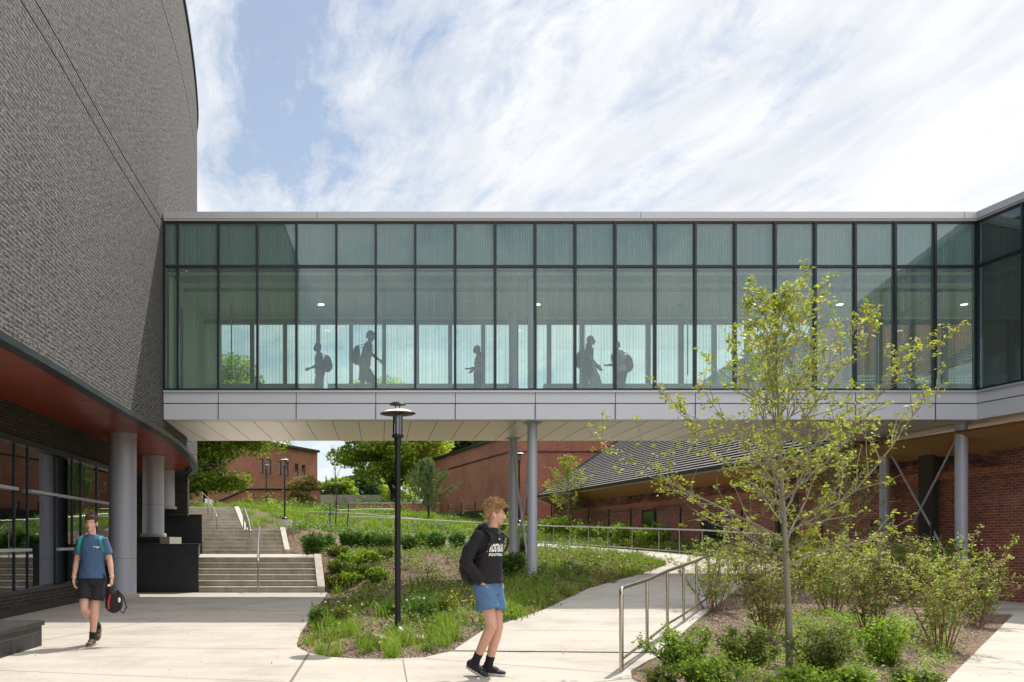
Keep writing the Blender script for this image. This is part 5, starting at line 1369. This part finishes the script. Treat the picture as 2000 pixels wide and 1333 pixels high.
bt('maple_tree', 768, 76, 'big light green maple beside the nearest lamp post', 812, 112, 9, 'leaf_maple_light', n=38000, leaf=.17, trunk=.32, rz=4.9, zc=6.6, blobs=150)
bt('conifer_tree', 900, 98, 'dark evergreen tree behind the tall brick block', 770, 85, 12, 'leaf_dark', n=22000, leaf=.2, trunk=.3, blobs=110)
bt('conifer_tree', 985, 104, 'second dark evergreen partly hidden behind the brick block roof', 800, 70, 13, 'leaf_dark', n=12000, leaf=.22, trunk=.3, blobs=70)
bt('distant_tree', 835, 112, 'dark green tree in the gap between the big maple and the evergreens', 800, 70, 14, 'leaf_maple', n=14000, leaf=.25, blobs=80)
bt('distant_tree', 655, 135, 'small distant tree beyond the low grey wall', 935, 42, 15, 'leaf_maple', n=7000, leaf=.25, blobs=60)
bt('distant_tree', 700, 150, 'distant dark green tree behind the bare sapling', 925, 45, 16, 'leaf_dark', n=7000, leaf=.28, blobs=60)
bt('distant_tree', 610, 170, 'far tree top right of the distant brick building', 955, 30, 17, 'leaf_shrub', n=4000, leaf=.3, blobs=40)
bt('distant_tree', 760, 165, 'far pale tree seen under the crown of the big maple', 930, 60, 18, 'leaf_maple_light', n=6000, leaf=.3, blobs=60)
bt('distant_tree', 475, 120, 'pale treetop seen through the bridge glass right of the maple', 735, 60, 19, 'leaf_maple_light', n=6000, leaf=.28, blobs=60)
bt('redbud_shrub', 592, 71, 'round pinkish redbud in front of the distant brick wall', 928, 30, 22, 'leaf_redbud', n=7000, leaf=.075, trunk=.06, cat='shrub', bark='stem_red', blobs=90, rz=1.15)
# young pine
def pine(px, Y, top_y, half_px, label, seed):
    X = wx(px, Y); z = gz(X, Y); H = wz(top_y, Y)-z; cr = half_px*Y/F; rng = random.Random(seed); nr = np.random.default_rng(seed)
    T = tree_root('young_pine', (X,Y,z), label); w = MB(); tp, tr, _ = branch(rng, (0,0,-.2), (0,0,1), H+.2, .09, 10, .03, .1, .1); w.tube(tp, tr, 8); C = []; D = []
    for i in range(70):
        f = (i/70)**.9; h = .15*H+.83*H*f; a = i*2.4+rng.random(); L = cr*(1-f)**.8*rng.uniform(.65,1.1)+.12; el = R(18+45*f)
        d = Vector((math.cos(a)*math.cos(el), math.sin(a)*math.cos(el), math.sin(el))); p = tp[min(9, int(h/(H+.2)*10))].copy(); p.z = h
        pts, rr, dd_ = branch(rng, p, d, L, .02, 5, .08, .08, .3); w.tube(pts, rr, 5, cap=False)
        for j in range(1, 6):
            for _ in range(3):
                c = pts[j]+Vector((rng.gauss(0,.10),rng.gauss(0,.10),rng.gauss(0,.06))); e = (dd_+Vector((rng.gauss(0,.4),rng.gauss(0,.4),.5))).normalized()
                for _ in range(26):
                    C.append(c+e*rng.uniform(-.08,.14)); D.append((e+Vector((rng.gauss(0,.6),rng.gauss(0,.6),rng.gauss(0,.6)))).normalized())
    w.build('trunk', 'bark_dark', T); C = np.array([tuple(c) for c in C]); D = np.array([tuple(c) for c in D])
    V = np.cross(D, nr.normal(size=D.shape)); V /= np.linalg.norm(V, axis=1, keepdims=True)
    quads_mesh('crown', C, D*.10, V*.013, 'leaf_pine', T)
pine(838, 57, 904, 72, 'young pine with loose pale green needles left of the brick block', 5)
# bare sapling with stakes
X, Y = wx(655,49.2), 49.2; z = gz(X, Y); T = tree_root('bare_sapling', (X,Y,z), 'bare leafless sapling with stakes inside the railing'); rng = random.Random(2)
w = MB(); tp, tr, _ = branch(rng, (0,0,-.1), (0,0,1), 4.9, .045, 10, .02, .1, .15); w.tube(tp, tr, 8)
for i in range(34):
    p = tp[2+int(i/34*8)]; a = i*2.4; d = Vector((math.cos(a)*.6, math.sin(a)*.6, .9)); pts, rr, _ = branch(rng, p, d, rng.uniform(.7,1.9)*(1-i/50), .012, 6, .09, .14, .2); w.tube(pts, rr, 5, cap=False)
w.build('trunk', 'bark_dark', T)
for dx, dz in ((-.3,0),(.65,.35)): MB().tube([(dx,0,-.1),(dx+dz*.3,0,1.5)], .03, 8).build('stake', 'bark_dark', T)

# shrubs: stems + foliage
def shrub(name, loc, label, r, h, n, leafm, stemm, seed, leaf=.028, stems=12, bare=.35, group=None, cat='shrub', cream=None):
    rng = random.Random(seed); nr = np.random.default_rng(seed); T = empty(name, loc, 0, label, cat, group); w = MB(); C = []; CC = []
    for i in range(stems):
        a = rng.uniform(0, 6.28); k = rng.uniform(.1, 1)**.7; p = Vector((math.cos(a)*r*.22*k, math.sin(a)*r*.22*k, -.05))
        d = Vector((math.cos(a)*k*r/h*1.0, math.sin(a)*k*r/h*1.0, 1)); L = h*rng.uniform(.75,1.12)
        pts, rr, _ = branch(rng, p, d, L, .0085, 7, .10, .0, .3); w.tube(pts, rr, 5, cap=False)
        for j in range(max(1, int(7*bare)), 8):
            for _ in range(2):
                a2 = rng.uniform(0, 6.28); d2 = Vector((math.cos(a2), math.sin(a2), rng.uniform(.2,.9))); q2, r2_, _ = branch(rng, pts[j], d2, r*rng.uniform(.22,.5), .004, 4, .15, .04, .4); w.tube(q2, r2_, 4, cap=False)
                for q in q2[1:]:
                    for _ in range(max(1, int(n))): C.append(q+Vector((rng.gauss(0,.028),rng.gauss(0,.028),rng.gauss(0,.022))))
                if cream:
                    for _ in range(cream): CC.append(q2[-1]+Vector((rng.gauss(0,.03),rng.gauss(0,.03),rng.gauss(.025,.018))))
    w.build('stems', stemm, T); leaves('foliage', np.array([tuple(c) for c in C]), nr, leaf, leafm, T, .5, .6)
    if CC: leaves('blossom', np.array([tuple(c) for c in CC]), nr, leaf*.6, 'leaf_cream', T, .6, .6)
    return T
FL = 'flowering shrubs in the right mulch bed'
bedshrubs = [ # px, base y, height px, half-width px, label
 (1395,1196,135,62,'cream tipped shrub nearest the handrail, crossing its posts'),
 (1465,1165,110,55,'cream tipped shrub just left of the young tree trunk'),
 (1500,1252,165,50,'tall thin stemmed shrub between the handrail and the young tree'),
 (1622,1200,120,62,'cream tipped shrub right behind the young tree trunk'),
 (1700,1235,150,62,'leggy brown stemmed shrub right of the young tree'),
 (1770,1180,115,60,'cream tipped shrub below the back grey column'),
 (1842,1270,185,72,'widest cream flowering shrub with orange brown stems near the right walkway'),
 (1905,1225,120,42,'small flowering shrub beside the black column boot'),
 (1665,1140,75,45,'cream tipped shrub under the thin young tree'),
 (1565,1150,80,45,'cream tipped shrub behind the young tree and left of the thin tree')]
for i, (px, py, hp, hw, lb) in enumerate(bedshrubs):
    x, y, z = hit(px, py); s_ = F/y
    shrub('flowering_shrub', (x,y,z), lb, hw/s_*1.15, hp/s_*1.12, 2.7, 'leaf_shrub' if i % 3 else 'leaf_lime', 'stem_red', 40+i, .025, 17, .42, FL, cream=10)
GB_ = 'low green bushes at the front of the right bed'
for i, (px, py, hp, hw, lb) in enumerate([(1330,1308,85,60,'low bright green bush right beside the first rail posts'),(1462,1300,72,45,'round low green bush left of the young tree foot'),(1385,1345,60,55,'low green bush at the bottom edge left of the tree'),
        (1610,1322,95,62,'low green bush at the foot of the young tree, right side'),(1730,1300,85,62,'low green bush in front of the leggy shrub'),(1790,1345,40,50,'low green bush at the bottom edge near the right walkway'),(1560,1350,50,45,'low green bush at the bottom edge below the trunk'),(1290,1345,40,30,'small green sprig bush at the bed front corner'),(1665,1348,45,45,'low green bush between the trunk and the walkway at the bottom edge')]):
    x, y, z = hit(px, py, 6.5); s_ = F/y
    shrub('green_bush', (x,y,z), lb, hw/s_, hp/s_, 4.5, 'leaf_shrub' if i % 2 else 'leaf_lime', 'bark_dark', 60+i, .022, 12, .12, GB_)
DK = 'dark bushes against the gym wall'
for i, (px, Y, hp, hw, lb) in enumerate([(1700,19.5,85,55,'dark green bush in the shade left of the back grey column'),(1800,20.5,105,60,'dark green bush between the two right grey columns'),(1895,18.2,95,55,'dark green bush behind the front right column'),(1860,19.0,60,35,'small dark green bush before the cross braces'),(1610,21,75,45,'dark green bush behind the young tree near the brick wall'),(1540,22.5,70,40,'dark green bush by the ramp bend')]):
    X = wx(px, Y); shrub('dark_bush', (X,Y,gz(X,Y)), lb, hw*Y/F, hp*Y/F, 4.5, 'leaf_maple', 'bark_dark', 80+i, .035, 14, .15, DK)
# bushes behind the upper rail
BR = 'bushes between the upper ramp railing and the gym'
k = 0
ords = ['first','second','third','fourth','fifth','sixth','seventh','eighth','ninth','tenth','eleventh','twelfth','thirteenth','fourteenth']
for px, Y in ((1062,46.5),(1098,44.5),(1138,42.5),(1178,40),(1222,38),(1265,36),(1010,47.5),(965,49)):
    X = wx(px, Y)+.3; nm = ['beside the front twin column','under the small light green tree','right of the small light green tree','fourth to the right of the twin columns','left of the gym window','directly in front of the gym window','between the twin columns','just behind the hoodie man head'][k]
    shrub('leafy_bush', (X,Y,gz(X,Y)), 'bright leafy bush behind the upper railing, '+nm, .95, .95, 4, 'leaf_lime', 'bark_dark', 100+k, .055, 12, .1, BR); k += 1

# perennial clumps: upright leafy stems, one mesh each
def clump(name, loc, label, r, h, n, mat, seed, leaf=.05, group=None, cat='plant', asp=.22):
    nr = np.random.default_rng(seed); ns_ = 46; a = nr.random(ns_)*6.28; k = np.sqrt(nr.random(ns_))
    base = np.stack([np.cos(a)*k*r*.55, np.sin(a)*k*r*.55, np.zeros(ns_)], 1); tip = base*1.75; tip[:,2] = h*(.72+.36*nr.random(ns_))*(1-.25*k)
    j = nr.integers(0, ns_, n); t_ = nr.random(n)**.75; C = base[j]*(1-t_[:,None])+tip[j]*t_[:,None]
    D = rnd_dirs(nr, n, .55); C = C+D*leaf*.8; V = np.cross(D, rnd_dirs(nr, n, .6)); V /= (np.linalg.norm(V, axis=1, keepdims=True)+1e-9)
    o = quads_mesh(name, C, D*leaf*(.7+.6*nr.random((n,1))), V*leaf*asp, mat, None, .3)
    o.location = loc; return tag(o, label, cat, group)
row = [(612,1082,22,40,'beside the middle stair cheek'),(640,1078,16,34,'next to the clump by the stair cheek'),(677,1074,14,36,'third from the stairs'),(700,1076,14,34,'with small white blossoms'),(728,1075,18,34,'left of the nearest lamp post'),
       (752,1076,15,32,'close left of the lamp post pole'),(800,1078,16,34,'just right of the lamp post pole'),(826,1076,14,36,'second right of the lamp post'),(850,1078,18,38,'left of the hoodie man backpack'),(893,1072,15,34,'at the hoodie man shoulder'),(1015,1090,20,46,'between the twin columns'),(1000,1130,26,52,'at the foot of the back twin column')]
for i, (px, py, hw, hp, lb) in enumerate(row):
    x, y, z = hit(px, py, 14); s_ = F/y
    clump('perennial_clump', (x,y,z), 'dark upright perennial clump in the bank row, '+lb, hw/s_*1.15, hp/s_*1.05, 1500, 'leaf_perennial', 200+i, .085, 'upright perennials in a row across the bank')
drift = [(655,1085,22,18),(690,1105,26,26),(665,1120,24,24),(720,1098,22,24),(705,1128,24,28),(685,1142,24,24),(750,1092,18,20),(738,1135,20,26),(660,1148,22,22),(735,1075,12,26),(765,1070,14,24)]
places = ['uppermost beside the stair cheek','upper middle of the drift','left middle of the drift','upper right of the drift','centre of the drift','lower middle of the drift','top right of the drift','right edge of the drift','lowest left of the drift, by the yellow blooms','tall one close to the upright row','highest one near the lamp post']
for i, (px, py, hw, hp) in enumerate(drift):
    x, y, z = hit(px, py, 14); s_ = F/y
    clump('leafy_plant', (x,y,z), 'light green spreading plant, '+places[i], hw/s_*1.25, hp/s_*1.0, 900, 'leaf_lime' if i % 2 else 'leaf_shrub', 230+i, .065, 'light green plants drifting down the mulch bank', asp=.38)
front = [(622,1232,22,60,'at the left tip of the island by the pavement'),(668,1228,20,48,'right of the island left tip'),(820,1215,36,62,'right of the lamp post with a white bloom'),(870,1205,30,55,'behind the hoodie man legs'),(765,1205,20,35,'close behind the lamp post base')]
for i, (px, py, hw, hp, lb) in enumerate(front):
    x, y, z = hit(px, py, 9); s_ = F/y
    clump('leafy_perennial', (x,y,z), 'long leaved green perennial '+lb, hw/s_, hp/s_*.9, 900, 'leaf_perennial' if i % 2 == 0 else 'leaf_shrub', 250+i, .055, 'long leaved perennials in the island front', asp=.16)
# yellow and white blooms
for i, (px, py, n, lb) in enumerate([(818,1078,18,'bright yellow flowering plant right of the lamp post on the bank'),(660,1160,6,'small yellow flowers at the left edge of the island'),(685,1222,3,'yellow bloom near the island left front'),(905,1215,5,'yellow flowers beside the hoodie man shorts'),(1235,1075,14,'yellow flowers in the meadow tip by the ramp'),(1088,1062,16,'yellow bush by the upper railing near the front twin column')]):
    x, y, z = hit(px, py, 9); nr = np.random.default_rng(300+i); sc_ = .16+.004*y; C = nr.normal(size=(n*8,3))*np.array([sc_,sc_,.07])+np.array([0,0,.32+.002*y])
    T = empty('yellow_flowers', (x,y,z), 0, lb, 'flowers'); leaves('blossom', C, nr, .017, 'flower_yellow', T, .8, .5)
    b = nr.normal(size=(n*3,3))*np.array([sc_,sc_,0]); blades('stems', b, nr, .38, 'grass_blade', T, .004, .3)
for i, (px, py, lb) in enumerate([(828,1222,'white round seed head right of the lamp post'),(795,1226,'small white bloom close to the lamp post foot'),(695,1068,'white blossom on the upright row')]):
    x, y, z = hit(px, py, 9); T = empty('white_flower', (x,y,z), 0, lb, 'flowers'); MB().ell((0,0,.42), (.017,.017,.015), None, 10, 8).build('bloom', 'flower_white', T); MB().tube([(0,0,0),(.01,0,.4)], .004, 5).build('stem', 'grass_blade', T)

# ------------------------------------------------------------------ grasses and ground cover (uncountable)
def scatter(n, poly, fn=None, seed=1):
    nr = np.random.default_rng(seed); P = np.array(poly); x0, y0 = P.min(0); x1, y1 = P.max(0); out = []
    x = nr.uniform(x0, x1, n*3); y = nr.uniform(y0, y1, n*3); m = inpoly(x, y, poly); x, y = x[m], y[m]
    if fn is not None: k = nr.random(len(x)) < fn(x, y); x, y = x[k], y[k]
    return x[:n], y[:n]
def patch(x, y, f=1., s=0.): return .5+.5*np.sin(x*1.7*f+2*np.sin(y*.8*f+s))*np.cos(y*1.3*f+1.7*np.sin(x*.9*f)+s)
def tufts(name, label, x, y, h, nb, mat, seed, sp=.05, **k):
    nr = np.random.default_rng(seed); z = ground_z(x, y, False); n = len(x)
    if not n: return
    B = np.repeat(np.stack([x, y, z-.01], 1), nb, 0); B[:,:2] += nr.normal(size=(n*nb,2))*sp
    hs = np.repeat(.65+.7*nr.random(n), nb)
    o = blades(name, B, nr, h*hs, mat, None, **k) ; return tag(o, label, None, None, 'stuff')
def edge_dist(x, y, line):
    d = np.full(len(x), 99.)
    for (x0,y0), (x1,y1) in zip(line, line[1:]):
        vx, vy = x1-x0, y1-y0; L2 = vx*vx+vy*vy+1e-9; t_ = np.clip(((x-x0)*vx+(y-y0)*vy)/L2, 0, 1); d = np.minimum(d, np.hypot(x-x0-t_*vx, y-y0-t_*vy))
    return d
LE = [(a,b) for a,b,c,d,z in RAMP[:9]]
FE = [(-1.2,13.2),(-1.14,12.1),(-1.0,11.33),(-.63,10.67),(.185,10.5),(.85,11.1),(.95,11.2)]+LE[1:4]
ISLP = ISL+[(-1.95,26.2),(-1.6,30),(-3.2,33.5),(-3.75,35.2),(-3.5,43.4),(-2,45.2),(0,44.8),(4,43.3),(6.6,41),(7.8,37),(8.6,33),(9,30),(9.05,27.4),(8.5,25.8)]+[(a,b) for a,b,c,d,z in RAMP[5::-1]]
x, y = scatter(1250, ISLP, lambda x, y: np.where(edge_dist(x, y, FE) < .95, 1., 0)*(edge_dist(x, y, FE) > .10)*(y < 17)*(.6+.4*patch(x,y,2)), 1)
tufts('grass', 'fine green grass tufts along the front edge of the island', x, y, .24, 80, 'grass_blade', 2, .055, w=.0036, lean=.75)
x, y = scatter(150, ISLP, lambda x, y: np.where(edge_dist(x, y, FE) < .45, 1., 0)*(edge_dist(x, y, FE) > .05), 3)
tufts('dry_grass', 'brown dry grass at the island edge', x, y, .13, 36, 'dry_blade', 4, .05, w=.003, lean=.9)
LE2 = LE[2:]
x, y = scatter(950, ISLP, lambda x, y: np.clip(1.5-edge_dist(x, y, LE2)/2.6, 0, 1)*(edge_dist(x, y, LE2) > .12)*(y > 14)*(.3+.7*patch(x,y,1.3)), 5)
tufts('grass', 'grass tufts covering the bank along the ramp path', x, y, .23, 46, 'grass_blade', 6, .085, w=.006, lean=.55)
x, y = scatter(500, ISLP, lambda x, y: np.clip(1.2-edge_dist(x, y, LE2)/1.6, 0, 1)*(y > 14), 7)
tufts('dry_grass', 'brown dry grass along the ramp path', x, y, .2, 26, 'dry_blade', 8, .08, w=.006, lean=.8)
def cover(name, label, x, y, mat, seed, leaf, nb, sp, hh):
    nr = np.random.default_rng(seed); k = edge_dist(x, y, ISL[:]) > sp*1.8; x, y = x[k], y[k]
    z = ground_z(x, y, False); C = np.repeat(np.stack([x,y,z],1), nb, 0); C[:,:2] += nr.normal(size=(len(C),2))*sp; C[:,2] += np.abs(nr.normal(size=len(C)))*hh+.01
    o = leaves(name, C, nr, leaf, mat, None, .5, .8); return tag(o, label, None, None, 'stuff')
x, y = scatter(620, ISLP, lambda x, y: (patch(x,y,1.4,2) > .55)*(y > 12.5)*(y < 33)*.8, 9)
cover('ground_cover', 'small low weeds dotted over the mulch bank', x, y, 'leaf_lime', 10, .028, 34, .10, .06)
x, y = scatter(230, ISLP, lambda x, y: np.clip((y-31)/6, 0, 1)*(patch(x,y,.8,1) > .35), 11)
cover('ground_cover', 'green perennials on the upper bank below the railing', x, y, 'leaf_perennial', 12, .055, 60, .2, .16)
x, y = scatter(260, ISLP, lambda x, y: np.clip(1-np.abs(edge_dist(x,y,LE2)-2.2)/1.6, 0, 1)*(y > 19)*(y < 30), 13)
cover('ground_cover', 'leafy plants around the twin columns', x, y, 'leaf_shrub', 14, .045, 80, .2, .2)
x, y = scatter(620, ISLP, lambda x, y: (patch(x,y,1.9,5) > .42)*(y > 11)*(y < 34), 33)
cover('ground_cover', 'mixed leafy perennials spreading over the island slope', x, y, 'leaf_shrub', 34, .036, 46, .12, .12)
x, y = scatter(330, ISLP, lambda x, y: (patch(x,y,2.3,1) > .35)*(y > 10.7)*(y < 20)*np.where(edge_dist(x, y, FE) < 2.0, 1., .15), 35)
cover('ground_cover', 'dark leafy plants among the front grasses of the island', x, y, 'leaf_perennial', 36, .034, 44, .09, .11)
x, y = scatter(150, ISLP, lambda x, y: (patch(x,y,1.2,4) > .55)*(y > 17)*(y < 34), 37)
tufts('grass', 'thin grass tufts scattered over the island slope', x, y, .22, 26, 'grass_blade', 38, .07, w=.005, lean=.8)
x, y = scatter(240, [(2.9,8),(4.3,7.2),(5.6,8.9),(8.5,12.6),(7,14),(3.6,10.6)], None, 39)
cover('ground_cover', 'low ragged plants at the front of the right bed', x, y, 'leaf_lime', 40, .02, 44, .07, .07)
x, y = scatter(120, [(2.9,8),(5.6,8.9),(11.8,17),(12,19.5),(9.5,21),(5,13)], None, 15)
cover('ground_cover', 'small seedlings in the right mulch bed', x, y, 'leaf_lime', 16, .02, 16, .05, .04)
HILL = [(-7.1,47.8),(-2,47.8),(.2,47.6),(5,46),(8.5,43.2),(11,36),(12.2,34),(11.6,46),(8,54),(4,60),(4,72),(-12,74),(-14,56),(-8.6,52)]
x, y = scatter(2600, HILL, lambda x, y: .25+.75*patch(x,y,.7,3), 17)
tufts('grass', 'meadow grass on the hill between the railings', x, y, .26, 30, 'grass_blade', 18, .16, w=.013, lean=.5)
x, y = scatter(420, HILL, lambda x, y: 1.0*(patch(x,y,.55,.6) > .62), 19)
cover('ground_cover', 'mixed green perennials on the hill behind the railings', x, y, 'leaf_perennial', 20, .075, 70, .22, .22)
x, y = scatter(150, HILL, lambda x, y: 1.0*(patch(x,y,.9,4.6) > .7), 21)
cover('ground_cover', 'light green shrubs scattered on the hill', x, y, 'leaf_lime', 22, .075, 80, .24, .35)
x, y = scatter(160, [(-14,62),(10,62),(14,95),(-16,76)], lambda x, y: 1.0*(patch(x,y,.5,2.6) > .6), 23)
cover('ground_cover', 'shrubbery on the far hilltop', x, y, 'leaf_shrub', 24, .10, 90, .4, .38)
x, y = scatter(300, [(9.2,40.5),(11.2,34),(11.9,29.5),(13,29.5),(11.5,42),(9,47)], None, 25)
cover('ground_cover', 'low planting between the upper railing and the gym wall', x, y, 'leaf_shrub', 26, .05, 60, .22, .16)
# mulch chips
for (nm, poly, n, sz, sd) in (('near', [(2.9,8),(3.4,7.2),(4.3,7.1),(5.7,8.9),(12.1,17),(12,18.5),(8,20),(4,11.8),(2.8,9.3)], 26000, .020, 31), ('isl', ISLP, 42000, .024, 32)):
    x, y = scatter(n, poly, (lambda x, y: np.clip(1.3-(y-9)/22, .12, 1)), sd); nr = np.random.default_rng(sd); z = ground_z(x, y, False)
    C = np.stack([x, y, z+.006+nr.random(len(x))*.008], 1); o = leaves('mulch_chips', C, nr, sz, 'chip', None, .32, 2.2, .6, .05); tag(o, 'loose bark mulch chips on the planting beds', None, None, 'stuff')
nr = np.random.default_rng(77)
x = nr.uniform(-6, 9, 260); y = nr.uniform(8.2, 20, 260); k = inpoly(x, y, PLAZA); x, y = x[k], y[k]
C = np.stack([x, y, np.full(len(x), .006)], 1); o = leaves('leaf_litter', C, nr, .011, 'chip', None, .6, 6, .6, .1); tag(o, 'tiny fallen bits of bark and leaf on the pavement', None, None, 'stuff')
